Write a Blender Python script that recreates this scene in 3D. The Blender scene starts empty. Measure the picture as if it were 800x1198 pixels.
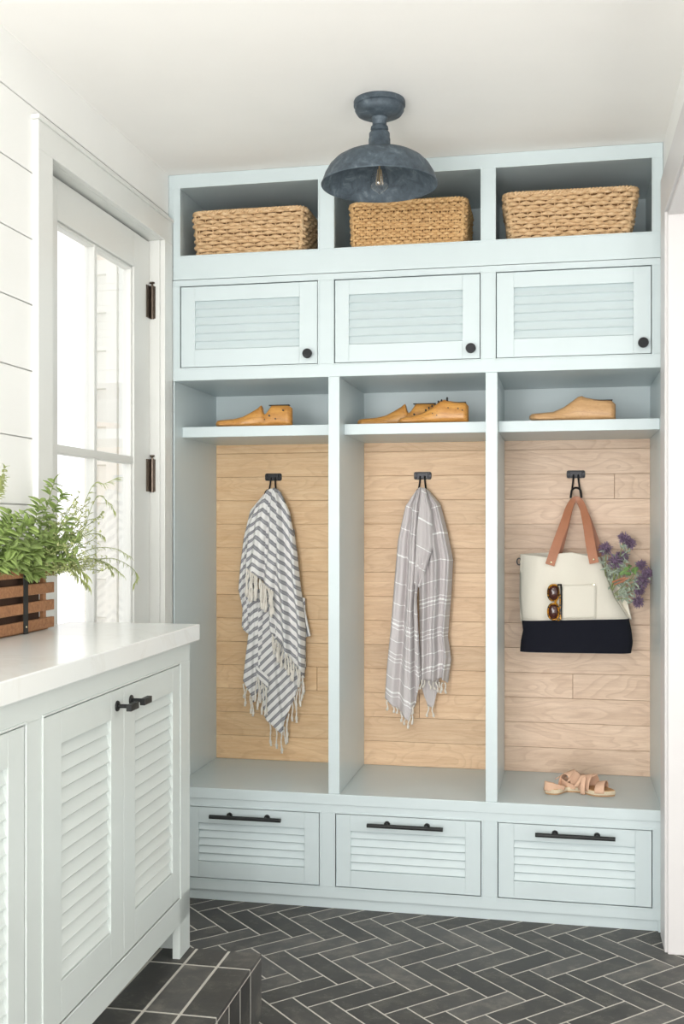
import bpy, math, random
from mathutils import Vector, Matrix
random.seed(7)
PI = math.pi
C = bpy.context.scene.collection

# ---------------------------------------------------------------- camera numbers
F_PX = 1264.0; YAW = math.atan(255 / F_PX); HORIZON = 616.0; CAM = (0.0, -3.895, 1.41)
cs, sn = math.cos(YAW), math.sin(YAW)

def ray(px, py):
    u = (px - 400) / F_PX
    return Vector((-sn + u * cs, cs + u * sn, (HORIZON - py) / F_PX))
def on_y(px, py, y):          # point seen at px,py lying at room depth y
    a = ray(px, py); t = (y - CAM[1]) / a.y
    return Vector((a.x * t, y, CAM[2] + a.z * t))
def on_x(px, py, x):
    a = ray(px, py); t = x / a.x
    return Vector((x, CAM[1] + a.y * t, CAM[2] + a.z * t))

# ---------------------------------------------------------------- mesh builder
class MB:
    def __init__(s): s.v = []; s.f = []; s.t = []; s.uv = {}; s.mi = []
    def face(s, idx, tone=0.5, mi=0): s.f.append(tuple(idx)); s.t.append(tone); s.mi.append(mi)
    def box(s, x0, x1, y0, y1, z0, z1, tone=0.5, mi=0):
        n = len(s.v)
        s.v += [(x0,y0,z0),(x1,y0,z0),(x1,y1,z0),(x0,y1,z0),(x0,y0,z1),(x1,y0,z1),(x1,y1,z1),(x0,y1,z1)]
        for q in ((0,3,2,1),(4,5,6,7),(0,1,5,4),(1,2,6,5),(2,3,7,6),(3,0,4,7)): s.face([n+i for i in q], tone, mi)
    def poly_prism(s, pts, a, b, axis='z', tone=0.5, mi=0):
        n = len(s.v); k = len(pts)
        for h in (a, b):
            for p in pts:
                s.v.append({'z': (p[0], p[1], h), 'x': (h, p[0], p[1]), 'y': (p[0], h, p[1])}[axis])
        s.face(list(range(n+k-1, n-1, -1)), tone, mi); s.face(list(range(n+k, n+2*k)), tone, mi)
        for i in range(k):
            j = (i+1) % k; s.face([n+i, n+j, n+k+j, n+k+i], tone, mi)
    def tube(s, pts, r, n=8, closed=False, cap=True, tone=0.5, mi=0, flat=1.0, up=None):
        pts = [Vector(p) for p in pts]; m = len(pts); base = len(s.v)
        rr = r if isinstance(r, (list, tuple)) else [r]*m
        prev = None
        for i, p in enumerate(pts):
            if closed: t = pts[(i+1) % m] - pts[i-1]
            else: t = pts[min(i+1, m-1)] - pts[max(i-1, 0)]
            if t.length < 1e-9: t = Vector((0,0,1))
            t.normalize()
            if prev is None:
                a = Vector(up) if up else (Vector((0,0,1)) if abs(t.z) < .9 else Vector((1,0,0)))
            else: a = prev
            a = (a - t*a.dot(t))
            if a.length < 1e-6: a = t.orthogonal()
            a.normalize(); prev = a; b = t.cross(a)
            for k in range(n):
                q = 2*PI*k/n; s.v.append(tuple(p + a*math.cos(q)*rr[i]*flat + b*math.sin(q)*rr[i]))
        for i in range(m if closed else m-1):
            for k in range(n):
                i2 = (i+1) % m; k2 = (k+1) % n
                s.face([base+i*n+k, base+i*n+k2, base+i2*n+k2, base+i2*n+k], tone, mi)
        if cap and not closed:
            s.face([base+k for k in range(n-1, -1, -1)], tone, mi); s.face([base+(m-1)*n+k for k in range(n)], tone, mi)
    def lathe(s, prof, c=(0,0,0), n=48, axis='z', tone=0.5):
        base = len(s.v); m = len(prof)
        for r, h in prof:
            for k in range(n):
                q = 2*PI*k/n; a, b = r*math.cos(q), r*math.sin(q)
                if axis == 'z': s.v.append((c[0]+a, c[1]+b, c[2]+h))
                elif axis == 'y': s.v.append((c[0]+a, c[1]+h, c[2]+b))
                else: s.v.append((c[0]+h, c[1]+a, c[2]+b))
        for i in range(m-1):
            for k in range(n):
                k2 = (k+1) % n; s.face([base+i*n+k, base+i*n+k2, base+(i+1)*n+k2, base+(i+1)*n+k], tone)
    def grid(s, fn, nu, nv, uv=None, tone=0.5, mi=0, closed=False):
        base = len(s.v); cu = nu if closed else nu+1
        for j in range(nv+1):
            for i in range(cu):
                u, w = i/nu, j/nv
                s.v.append(tuple(fn(u, w)))
                if uv: s.uv[len(s.v)-1] = uv(u, w)
        for j in range(nv):
            for i in range(nu):
                i2 = (i+1) % cu
                s.face([base+j*cu+i, base+j*cu+i2, base+(j+1)*cu+i2, base+(j+1)*cu+i], tone, mi)
    def build(s, name, mat, parent=None, bevel=0, smooth=False, angle=40, solid=0, sub=0, seg=2, loc=None):
        me = bpy.data.meshes.new(name); me.from_pydata(s.v, [], s.f); me.update()
        for m in (mat if isinstance(mat, (list, tuple)) else [mat]): me.materials.append(m)
        at = me.attributes.new('tone', 'FLOAT', 'FACE')
        at.data.foreach_set('value', s.t)
        me.polygons.foreach_set('material_index', s.mi)
        if s.uv:
            l = me.uv_layers.new(name='UVMap')
            for lp in me.loops: l.data[lp.index].uv = s.uv.get(lp.vertex_index, (0, 0))
        import bmesh
        bm = bmesh.new(); bm.from_mesh(me)
        if not s.uv and not solid: bmesh.ops.recalc_face_normals(bm, faces=bm.faces)
        bm.to_mesh(me); bm.free()
        if smooth:
            me.polygons.foreach_set('use_smooth', [True]*len(me.polygons))
            if angle < 180: me.set_sharp_from_angle(angle=math.radians(angle))
        o = bpy.data.objects.new(name, me); C.objects.link(o)
        if parent: o.parent = parent
        if loc is not None: o.location = loc
        if solid:
            md = o.modifiers.new('solid', 'SOLIDIFY'); md.thickness = abs(solid); md.offset = 0 if solid > 0 else -1
        if bevel:
            md = o.modifiers.new('bevel', 'BEVEL'); md.width = bevel; md.segments = seg; md.limit_method = 'ANGLE'; md.angle_limit = math.radians(35)
            md.harden_normals = False
        if sub:
            md = o.modifiers.new('sub', 'SUBSURF'); md.levels = sub; md.render_levels = sub
        return o

def empty(name, loc=(0,0,0), rz=0):
    o = bpy.data.objects.new(name, None); C.objects.link(o); o.location = loc; o.rotation_euler = (0,0,rz)
    o.empty_display_size = .05
    return o
def tag(o, label=None, cat=None, group=None, kind=None):
    if label: o['label'] = label
    if cat: o['category'] = cat
    if group: o['group'] = group
    if kind: o['kind'] = kind
    return o
def struct(o, label=None):
    o['kind'] = 'structure'
    if label: o['label'] = label
    return o

# ---------------------------------------------------------------- materials
def lin(c):
    return tuple(((x/255)/12.92 if x/255 <= .04045 else ((x/255+.055)/1.055)**2.4) for x in c) + (1,)
class NT:
    def __init__(s, name):
        s.m = bpy.data.materials.new(name); s.m.use_nodes = True; s.t = s.m.node_tree; s.n = s.t.nodes; s.b = s.n['Principled BSDF']
    def new(s, ty, **kw):
        n = s.n.new(ty)
        for k, v in kw.items():
            if k in n.inputs.keys() if hasattr(n.inputs, 'keys') else False: n.inputs[k].default_value = v
            else: setattr(n, k, v)
        return n
    def l(s, a, b): s.t.links.new(a, b)
    def coord(s, scale=(1,1,1), which='Object', rot=(0,0,0)):
        c = s.new('ShaderNodeTexCoord'); mp = s.new('ShaderNodeMapping'); mp.inputs['Scale'].default_value = scale
        mp.inputs['Rotation'].default_value = rot
        s.l(c.outputs[which], mp.inputs['Vector']); return mp.outputs[0]
    def noise(s, vec, scale=5, detail=3, rough=.5, dist=0, w=None):
        n = s.new('ShaderNodeTexNoise'); n.inputs['Scale'].default_value = scale; n.inputs['Detail'].default_value = detail
        n.inputs['Roughness'].default_value = rough; n.inputs['Distortion'].default_value = dist
        if w is not None: n.noise_dimensions = '4D'; s.l(w, n.inputs['W'])
        if vec is not None: s.l(vec, n.inputs['Vector'])
        return n.outputs['Fac']
    def ramp(s, fac, stops, interp='LINEAR'):
        r = s.new('ShaderNodeValToRGB'); r.color_ramp.interpolation = interp
        e = r.color_ramp.elements
        e[0].position, e[0].color = stops[0]; e[1].position, e[1].color = stops[-1]
        for p, c in stops[1:-1]:
            x = e.new(p); x.color = c
        s.l(fac, r.inputs[0]); return r.outputs[0]
    def math(s, op, a, b=0.0, c=None):
        n = s.new('ShaderNodeMath'); n.operation = op
        for i, q in enumerate((a, b, c)):
            if q is None: continue
            if isinstance(q, (int, float)): n.inputs[i].default_value = q
            else: s.l(q, n.inputs[i])
        return n.outputs[0]
    def mix(s, fac, a, b, mode='MIX'):
        n = s.new('ShaderNodeMix'); n.data_type = 'RGBA'; n.blend_type = mode
        for i, q in ((0, fac), (6, a), (7, b)):
            if isinstance(q, (int, float, tuple)): n.inputs[i].default_value = q
            else: s.l(q, n.inputs[i])
        return n.outputs[2]
    def bump(s, h, strength=.3, dist=.005):
        b = s.new('ShaderNodeBump'); b.inputs['Strength'].default_value = strength; b.inputs['Distance'].default_value = dist
        s.l(h, b.inputs['Height']); s.l(b.outputs[0], s.b.inputs['Normal'])
    def attr(s, name='tone'):
        a = s.new('ShaderNodeAttribute'); a.attribute_name = name; return a.outputs['Fac']
    def set(s, color=None, rough=None, metal=None, **kw):
        if color is not None:
            if isinstance(color, tuple): s.b.inputs['Base Color'].default_value = color
            else: s.l(color, s.b.inputs['Base Color'])
        if rough is not None:
            if isinstance(rough, (int, float)): s.b.inputs['Roughness'].default_value = rough
            else: s.l(rough, s.b.inputs['Roughness'])
        if metal is not None: s.b.inputs['Metallic'].default_value = metal
        for k, v in kw.items(): s.b.inputs[k.replace('_', ' ')].default_value = v
        return s.m

def paint(name, rgb, rough=.4, var=.02, bump=.03):
    t = NT(name); n = t.noise(t.coord((1,1,1)), 6, 3)
    a = lin(rgb); b = tuple(x*(1-var*2) for x in a[:3])+(1,)
    t.set(t.mix(n, a, b), rough)
    t.bump(t.noise(t.coord(), 220, 2), bump, .002)
    return t.m
def plain(name, rgb, rough=.5, metal=0, var=.15, scale=40, bump=0.0):
    t = NT(name); n = t.noise(t.coord(), scale, 3)
    a = lin(rgb); b = tuple(x*(1-var) for x in a[:3])+(1,)
    t.set(t.mix(n, a, b), rough, metal)
    if bump: t.bump(t.noise(t.coord(), scale*3, 3), bump, .002)
    return t.m

M = {}
M['wall'] = paint('white_wall_paint', (245,245,242), .5)
M['ceiling'] = paint('ceiling_paint', (250,248,244), .7)
M['right_trim'] = paint('casing_paint', (218,215,214), .45)
M['trim'] = paint('trim_paint', (228,229,225), .35)
M['locker'] = paint('pale_blue_paint', (203,215,217), .32)
M['cab'] = paint('pale_grey_blue_paint', (208,215,212), .35)
M['counter'] = NT('white_quartz')
t = M['counter']; n1 = t.noise(t.coord((1,1,1)), 2.2, 8, .65, 1.2)
t.set(t.ramp(n1, [(.0, lin((226,229,226))), (.47, lin((229,232,230))), (.5, lin((225,227,224))), (.53, lin((229,232,230))), (1, lin((230,232,230)))]), .16); M['counter'] = t.m
M['black'] = plain('blackened_metal', (30,31,33), .38, .6)
M['black_flat'] = plain('matte_black_metal', (34,36,36), .5, .3)
M['hook'] = plain('dark_iron', (48,48,50), .35, .8)
M['dark'] = plain('gap_shade', (50,56,58), .9)  # dark colour standing for shade in the gaps around doors and drawers
M['grout'] = plain('light_grout', (205,201,192), .9, 0, .15, 60)
M['bronze'] = plain('aged_nickel', (120,108,98), .28, .9, .5, 90)

def slate(name):
    t = NT(name); tone = t.attr()
    v = t.coord((1,1,1)); w = t.math('MULTIPLY', tone, 40)
    n = t.noise(v, 14, 6, .65, .4, w); n2 = t.noise(v, 90, 4, .7, 0, w)
    c = t.ramp(n, [(.25, lin((64,64,64))), (.5, lin((88,87,84))), (.72, lin((118,115,108)))])
    k = t.math('ADD', t.math('MULTIPLY', tone, .62), .46)
    cc = t.mix(1.0, c, t.ramp(k, [(0, (0,0,0,1)), (1, (1,1,1,1))]), 'MULTIPLY')
    sc = t.noise(t.coord((1,3,1), rot=(0,0,.6)), 7, 9, .75, 2.2, w)
    scr = t.ramp(sc, [(.0,(0,0,0,1)), (.495,(0,0,0,1)), (.5,(.5,.5,.5,1)), (.505,(0,0,0,1)), (1,(0,0,0,1))])
    wear = t.math('MULTIPLY', scr, t.math('GREATER_THAN', n, .52))
    spk = t.ramp(n2, [(.0,(0,0,0,1)), (.66,(0,0,0,1)), (.8,(.25,.25,.25,1))])
    cc = t.mix(wear, cc, lin((170,168,160))); cc = t.mix(spk, cc, lin((120,118,112)))
    t.set(cc, t.ramp(n, [(.2,(.42,.42,.42,1)), (.8,(.62,.62,.62,1))]))
    t.bump(t.math('ADD', n, t.math('MULTIPLY', n2, .3)), .35, .003)
    return t.m
M['slate'] = slate('dark_slate_tile')

def wood(name, a, b, c, stretch=(1.2, 14, 14), knots=True, rough=.5, wscale=1.0, rk=.3):
    """a light, b mid, c grain line colour; the grain runs along x"""
    t = NT(name); tone = t.attr(); w = t.math('MULTIPLY', tone, 53)
    big = t.noise(t.coord((.9*wscale, 3.5*wscale, 3.5*wscale)), 2.0, 2, .5, .6, w)
    rings = t.math('FRACT', t.math('MULTIPLY', big, 16))
    ringm = t.ramp(rings, [(0,(0,0,0,1)), (.55,(.15,.15,.15,1)), (.9,(1,1,1,1)), (1,(0,0,0,1))])
    fine = t.noise(t.coord(tuple(x*wscale for x in stretch)), 5, 6, .75, .4, w); fine = t.ramp(fine, [(.36,(0,0,0,1)), (.64,(1,1,1,1))])
    col = t.mix(fine, lin(a), lin(b))
    col = t.mix(t.math('MULTIPLY', ringm, rk), col, lin(c))
    pores = t.noise(t.coord(tuple(x*wscale*2 for x in stretch)), 22, 3, .6, 0, w)
    col = t.mix(t.ramp(pores, [(0,(0,0,0,1)), (.56,(0,0,0,1)), (.72,(.5,.5,.5,1))]), col, lin(c))
    br = t.math('ADD', t.math('MULTIPLY', t.math('FRACT', t.math('MULTIPLY', tone, 7.31)), .15), .88)
    sc = t.new('ShaderNodeVectorMath'); sc.operation = 'SCALE'; t.l(col, sc.inputs[0]); t.l(br, sc.inputs['Scale'])
    col = sc.outputs[0]
    if knots:
        vo = t.new('ShaderNodeTexVoronoi'); vo.inputs['Scale'].default_value = 3.3
        t.l(t.coord((1, 1.8, 1.8)), vo.inputs['Vector'])
        kn = t.ramp(vo.outputs['Distance'], [(0,(1,1,1,1)), (.03,(.7,.7,.7,1)), (.10,(0,0,0,1))])
        kn = t.math('MULTIPLY', kn, t.math('GREATER_THAN', t.noise(t.coord(), 1.7, 1), .53))
        col = t.mix(kn, col, lin((105,74,50)))
    t.set(col, rough); t.bump(fine, .12, .002)
    return t.m
M['oak_a'] = wood('oak_boards', (242,210,168), (226,186,140), (196,152,108), (.8,14,14), rk=.26)
M['oak_b'] = wood('oak_boards_pink', (240,214,190), (220,190,164), (188,152,126), (.8,14,14), rk=.34)
M['oak_m'] = wood('oak_boards_warm', (244,212,176), (226,188,150), (194,152,114), (.8,14,14), rk=.26)
M['last'] = wood('honey_wood', (214,160,84), (186,126,58), (128,76,34), (2,6,6), False, .35)
M['last_b'] = wood('tan_wood', (208,168,122), (190,148,100), (150,108,70), (2,6,6), False, .4)
M['crate'] = wood('stained_crate_wood', (176,126,86), (144,98,64), (98,62,40), (6,20,20), False, .55, 1.0)

def seagrass(name, a, b, c):
    t = NT(name)
    n = t.noise(t.coord((40,40,130)), 1.0, 4, .7); n2 = t.noise(t.coord(), 14, 3, .6)
    col = t.ramp(n, [(.25, lin(c)), (.5, lin(b)), (.72, lin(a))])
    col = t.mix(t.math('MULTIPLY', n2, .5), col, lin(b))
    t.set(col, .75); t.bump(t.noise(t.coord((1,1,4)), 160, 3), .6, .002); return t.m
M['grass_a'] = seagrass('seagrass', (234,208,170), (208,174,132), (152,116,78))
M['grass_b'] = seagrass('seagrass_fine', (236,204,156), (208,168,116), (146,106,64))
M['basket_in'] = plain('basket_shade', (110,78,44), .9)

def cloth_mat(name, kind):
    t = NT(name); uv = t.new('ShaderNodeUVMap'); sp = t.new('ShaderNodeSeparateXYZ'); t.l(uv.outputs[0], sp.inputs[0])
    u, v = sp.outputs[0], sp.outputs[1]
    weave = t.noise(t.coord((1,1,1)), 420, 2, .6)
    if kind == 'stripe':
        fr = t.math('FRACT', v)
        heat = t.ramp(t.noise(t.coord((1,1,1)), 350, 2), [(0, lin((132,132,138))), (1, lin((164,164,168)))])
        k = t.ramp(fr, [(0,(1,1,1,1)), (.40,(1,1,1,1)), (.43,(0,0,0,1)), (.97,(0,0,0,1)), (1,(1,1,1,1))])
        col = t.mix(k, lin((243,242,240)), heat)
        mid = t.ramp(fr, [(0,(0,0,0,1)), (.17,(0,0,0,1)), (.19,(1,1,1,1)), (.23,(1,1,1,1)), (.25,(0,0,0,1))])
        col = t.mix(t.math('MULTIPLY', mid, .35), col, lin((215,215,220)))
    else:
        W = (1,1,1,1); B = (0,0,0,1)
        st = [(0,B)]
        for p in (.10, .20, .32, .44, .53, .60, .617, .634, .69, .745, .762, .779, .85, .91, .927): st += [(p,W), (p+.0046,B)]
        k = t.ramp(v, st, 'CONSTANT')
        col = t.mix(k, lin((208,202,202)), lin((248,247,246)))
    t.set(col, .9); t.bump(weave, .25, .001)
    t.b.inputs['Sheen Weight'].default_value = .15
    return t.m
M['stripe'] = cloth_mat('striped_cotton', 'stripe')
M['greycloth'] = cloth_mat('grey_cotton', 'line')
M['cord'] = plain('cotton_cord', (240,234,224), .9, 0, .1, 200, .3)
M['canvas'] = plain('cream_canvas', (236,230,216), .85, 0, .05, 300, .25)
M['navy'] = plain('navy_canvas', (5,8,26), .95, 0, .3, 200, .2)
M['leather'] = plain('tan_leather', (186,122,88), .45, 0, .25, 35, .2)
M['brass'] = plain('pale_brass', (226,214,180), .25, .9)
M['suede'] = plain('blush_suede', (222,182,154), .8, 0, .14, 60, .2)
M['rope_sole'] = plain('pale_rope_sole', (232,216,188), .9, 0, .25, 150, .6)
M['insole'] = plain('tan_insole', (206,160,112), .6, 0, .15, 50)
M['rubber'] = plain('tan_outsole', (190,150,110), .7)
M['purple'] = plain('purple_petals', (150,126,154), .8, 0, .5, 120)
M['sage'] = plain('dusty_sage_leaf', (178,190,172), .7, 0, .3, 60)
M['green'] = plain('fresh_green_leaf', (124,158,92), .5, 0, .35, 50)
M['leaf'] = plain('bright_leaf', (158,182,104), .45, 0, .45, 30)
M['leaf2'] = plain('pale_bud', (206,212,150), .6, 0, .4, 80)
M['leaf3'] = plain('wispy_leaf', (168,178,112), .55, 0, .35, 60)
M['stem'] = plain('green_stem', (146,158,96), .6, 0, .3, 40)
M['twig'] = plain('dry_twig', (176,140,96), .7, 0, .3, 40)
t = NT('weathered_zinc'); a = t.noise(t.coord(), 26, 6, .7, .6); b_ = t.noise(t.coord(), 110, 4, .7)
t.set(t.mix(t.math('MULTIPLY', b_, .6), t.ramp(a, [(.3, lin((52,62,70))), (.55, lin((88,101,111))), (.75, lin((140,152,160)))]), lin((62,70,78))), .55, .25)
t.bump(b_, .3, .002); M['zinc'] = t.m
t = NT('tortoiseshell'); a = t.noise(t.coord(), 130, 2, .5)
t.set(t.ramp(a, [(.42, lin((28,16,8))), (.55, lin((190,130,30)))]), .15); M['tort'] = t.m
M['lens'] = plain('brown_lens', (74,36,28), .06, 0, .3, 20)

def glass(name, ior=1.45, tint=(1,1,1,1), boost=1.0):
    t = NT(name); o = t.n['Material Output']
    g = t.new('ShaderNodeBsdfGlossy'); g.inputs['Roughness'].default_value = .01
    tr = t.new('ShaderNodeBsdfTransparent'); tr.inputs[0].default_value = tint
    fr = t.new('ShaderNodeFresnel'); ge = t.new('ShaderNodeNewGeometry')
    t.l(t.math('ADD', t.math('MULTIPLY', ge.outputs['Backfacing'], 1/ior-ior), ior), fr.inputs['IOR'])
    mx = t.new('ShaderNodeMixShader'); t.l(t.math('MULTIPLY', fr.outputs[0], boost), mx.inputs[0]); t.l(tr.outputs[0], mx.inputs[1]); t.l(g.outputs[0], mx.inputs[2])
    t.l(mx.outputs[0], o.inputs['Surface']); return t.m
M['pane'] = glass('window_glass', 1.45)
M['bulb'] = glass('bulb_glass', 1.6, (.93,.93,.93,1), 1.4)

# ================================================================= SETTING
XL, XR, CEIL = -1.459, .352, 2.745
YB = -6.2
# floor : herringbone slate over pale grout
fl = MB()
fl.box(XL-.0, 1.6, YB, .06, -.03, -.0008, .5, 1)
w, L, g = .081, .243, .0066
x0, y0 = -.613, -.123
r2 = math.sqrt(.5)
def clip(poly, ax, lim, keep_less):
    out = []
    for i in range(len(poly)):
        a, b = poly[i], poly[(i+1) % len(poly)]
        ia = (a[ax] <= lim) == keep_less; ib = (b[ax] <= lim) == keep_less
        if ia: out.append(a)
        if ia != ib:
            t_ = (lim-a[ax])/(b[ax]-a[ax]); out.append((a[0]+(b[0]-a[0])*t_, a[1]+(b[1]-a[1])*t_))
    return out
for row in range(-1, 16):
    for k in range(-30, 42):
        for kind in (0, 1):
            a, b = (k + 3*row), (k - 3*row)
            if kind == 0: A0, A1, B0, B1 = a, a+3, b, b+1
            else: A0, A1, B0, B1 = a, a+1, b+1, b+4
            q = [(A0*w+g/2, B0*w+g/2), (A1*w-g/2, B0*w+g/2), (A1*w-g/2, B1*w-g/2), (A0*w+g/2, B1*w-g/2)]
            P = [(x0+(p[0]+p[1])*r2, y0+(p[1]-p[0])*r2) for p in q]
            for ax, lim, less in ((0, XL, False), (0, 1.55, True), (1, -3.9, False), (1, .045, True)):
                if len(P) >= 3: P = clip(P, ax, lim, less)
            if len(P) >= 3: fl.poly_prism(P, -.02, .0, 'z', random.random(), 0)
floor = struct(fl.build('floor', [M['slate'], M['grout']]), 'dark slate herringbone tile floor with pale grout')

b = MB(); b.box(XL-.25, 1.6, YB, .7, CEIL, CEIL+.12)
struct(b.build('ceiling', M['ceiling']))

# left wall : shiplap boards round the door opening
DO0, DO1, DOT = -.989, -.083, 2.478           # clear opening of the door
wl = MB()
zs = [-.05, .16, .347, .534, .721, .908, 1.095, 1.282, 1.469, 1.656, 1.846, 2.033, 2.218, 2.405, 2.593, CEIL+.01]
gp = .0035
wl.box(XL-.14, XL-.012, YB, DO0-.03, -.05, CEIL+.02)
wl.box(XL-.14, XL-.012, DO1+.03, .7, -.05, CEIL+.02)
wl.box(XL-.14, XL-.012, DO0-.03, DO1+.03, DOT+.02, CEIL+.02)
for z0, z1 in zip(zs[:-1], zs[1:]):
    if z0 > DOT: wl.box(XL-.0125, XL, YB, .55, z0+gp, z1)
    else:
        zz = min(z1, CEIL)
        wl.box(XL-.0125, XL, YB, DO0-.025, z0+gp, zz)
        wl.box(XL-.0125, XL, DO1+.025, .55, z0+gp, zz)
        if z1 > DOT: wl.box(XL-.0125, XL, DO0-.025, DO1+.025, DOT+.03, zz)
struct(wl.build('wall_left', M['wall'], bevel=.0012), 'white shiplap wall')

# room left open behind the camera to let world light in; back wall behind the lockers
wb = MB(); wb.box(XL-.14, 1.6, .54, .66, -.05, CEIL+.02)
struct(wb.build('wall_back', M['wall']))

# right wall : short return, then a cased opening
RY = -.18
wr = MB()
wr.box(XR, XR+.16, RY, .55, 0, CEIL+.01)
wr.box(XR, XR+.16, -3.0, RY, 2.47, CEIL+.01)
wr.box(XR, XR+.16, YB, -3.0, 0, CEIL+.01)
wr.box(1.48, 1.6, YB, .55, 0, CEIL+.01)
struct(wr.build('wall_right', M['wall'], bevel=.001))
tr = MB()
tr.box(XR-.013, XR+.001, RY-.001, -.03, 0, 2.452)         # casing leg
tr.box(XR-.013, XR+.001, -3.1, -.03, 2.452, 2.60)
tr.box(XR-.004, XR+.165, RY-.014, RY, 0, 2.44)             # jamb liner
tr.box(XR-.004, XR+.165, -3.0, RY-.014, 2.437, 2.452)
struct(tr.build('trim_1', M['right_trim'], bevel=.003), 'white casing of the cased opening at the right edge')

# door casing, jamb
tr = MB()
XC = -1.441
tr.box(XL-.002, XC, -1.078, DO0, .0, DOT); tr.box(XL-.002, XC, DO1, -.002, 0, DOT); tr.box(XL-.002, XC, -1.078, -.002, DOT, 2.56)
tr.box(XL-.002, XC+.006, -1.086, -.002, 2.56, 2.572)
XJ = -1.62
tr.box(XJ, XL-.003, DO0-.02, DO0, 0, DOT); tr.box(XJ, XL-.003, DO1, DO1+.02, 0, DOT); tr.box(XJ, XL-.003, DO0-.02, DO1+.02, DOT, DOT+.02)
tr.box(XJ+.001, -1.548, DO0+.0005, DO1-.0005, DOT-.014, DOT-.0005); tr.box(XJ+.001, -1.548, DO1-.012, DO1-.0005, 0.001, DOT-.0145); tr.box(XJ+.001, -1.548, DO0+.0005, DO0+.012, 0.001, DOT-.0145)
struct(tr.build('trim_2', M['trim'], bevel=.002), 'pale grey casing around the glazed door')

# door
XD0, XD1 = -1.545, -1.50
dy0, dy1, dz1 = DO0+.003, DO1-.003, 2.470
gy0, gy1, gz0, gz1 = -.838, -.235, .27, 2.345
d_ = MB()
d_.box(XD0, XD1, dy0, gy0, .01, dz1); d_.box(XD0, XD1, gy1, dy1, .01, dz1)
d_.box(XD0, XD1, gy0, gy1, gz1, dz1); d_.box(XD0, XD1, gy0, gy1, .01, gz0)
door = struct(d_.build('door_1', M['trim'], bevel=.002), 'white glazed exterior door')
mu = MB()
mu.box(XD0+.008, XD1-.006, -.562, -.538, gz0, gz1)
for zz in (1.648, .96): mu.box(XD0+.006, XD1-.004, gy0, gy1, zz-.014, zz+.014)
mu.build('muntin', M['trim'], door, bevel=.004)
be = MB()
for (a0, a1, c0, c1) in ((gy0, gy0+.012, gz0, gz1), (gy1-.012, gy1, gz0, gz1), (gy0, gy1, gz1-.012, gz1), (gy0, gy1, gz0, gz0+.012)):
    be.box(XD0+.005, XD1-.008, a0, a1, c0, c1)
be.build('glazing_bead', M['trim'], door, bevel=.004)
gl = MB(); gl.box(-1.526, -1.522, gy0+.005, gy1-.005, gz0+.005, gz1-.005); gl.build('glass_pane', M['pane'], door)
kn = MB(); kn.lathe([(0,.062),(.018,.060),(.027,.048),(.027,.038),(.012,.028),(.010,.008),(.026,.006),(.026,0)], (XD1,-.90,1.04), 24, 'x'); kn.build('knob', M['bronze'], door, smooth=True)
for zc in (2.245, 1.60, .90, .22):
    h = MB()
    h.tube([(XD1+.010, DO1-.003, zc-.062), (XD1+.010, DO1-.003, zc+.062)], .0075, 12)
    h.box(XD1-.0, XD1+.004, DO1-.040, DO1-.006, zc-.06, zc+.06)
    h.box(XD1+.002, XD1+.022, DO1-.0035, DO1-.0005, zc-.06, zc+.06)
    h.lathe([(0,.078),(.009,.076),(.010,.071),(.004,.068),(.004,.06)], (XD1+.010, DO1-.003, zc), 12)
    h.build('hinge', M['bronze'], door, smooth=True)

# outside : white boarded wall with corner board beyond the door
ex = MB()
for k in range(20): ex.poly_prism([(.10, k*.15), (.10-.012, k*.15+.004), (.10, k*.15+.15)], -1.815, -1.64, 'x')
ex.box(-1.815, -1.625, .10, .25, 0, 3)
ex.box(-1.835, -1.80, .072, .27, 0, 3); ex.box(-1.745, -1.70, .075, .12, 0, 3)
struct(ex.build('wall_outside', paint('outside_white', (236,234,228), .6), bevel=.001), 'white boarded exterior wall beyond the door glass')
gr = MB(); gr.box(-9, XL-.14, YB-2, 6, -.2, -.05)
struct(gr.build('floor_outside', plain('pale_paving', (214,210,200), .9)), 'pale paving outside')

# ================================================================= joinery helpers (front faces local -y)
def ring(mb, x0, x1, z0, z1, y, w=.005, d=.003):
    for (a, b_, c, d2) in ((x0-w, x0, z0-w, z1+w), (x1, x1+w, z0-w, z1+w), (x0, x1, z1, z1+w), (x0, x1, z0-w, z0)):
        mb.box(a, b_, y-d, y+.004, c, d2)
def louver_door(parent, name, x0, x1, z0, z1, lx0, lx1, lz0, lz1, n, mat, yf=0.0, th=.02, rel=None):
    gp = .0028
    x0 += gp; x1 -= gp; z0 += gp; z1 -= gp
    f = MB()
    f.box(x0, lx0, yf, yf+th, z0, z1); f.box(lx1, x1, yf, yf+th, z0, z1)
    f.box(lx0, lx1, yf, yf+th, lz1, z1); f.box(lx0, lx1, yf, yf+th, z0, lz0)
    dd = f.build(name, mat, parent, bevel=.0012)
    lv = MB(); h = (lz1-lz0)/n
    for i in range(n):
        zt = lz1 - i*h; zb = zt - h
        pr = [(yf+.0150, zt+.002), (yf+.0125, zt-.001), (yf+.0055, zb+.0065), (yf+.0032, zb+.0035), (yf+.0050, zb+.0012), (yf+.0150, zb-.001)]
        lv.poly_prism(pr, lx0-.001, lx1+.001, 'x')
    lv.build('louver_panel', mat, dd, smooth=True, angle=50)
    return dd

# ================================================================= LOCKERS
lk = empty('locker_unit', (0, 0, 0))
tag(lk, 'pale blue built-in wall of three open lockers with cupboards above and drawers under the bench', 'lockers')
XA, XB = -1.4405, .3505
DEP = .51
cols = [(-1.411, -.876), (-.815, -.279), (-.225, .313)]      # cubby / door openings
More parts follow.
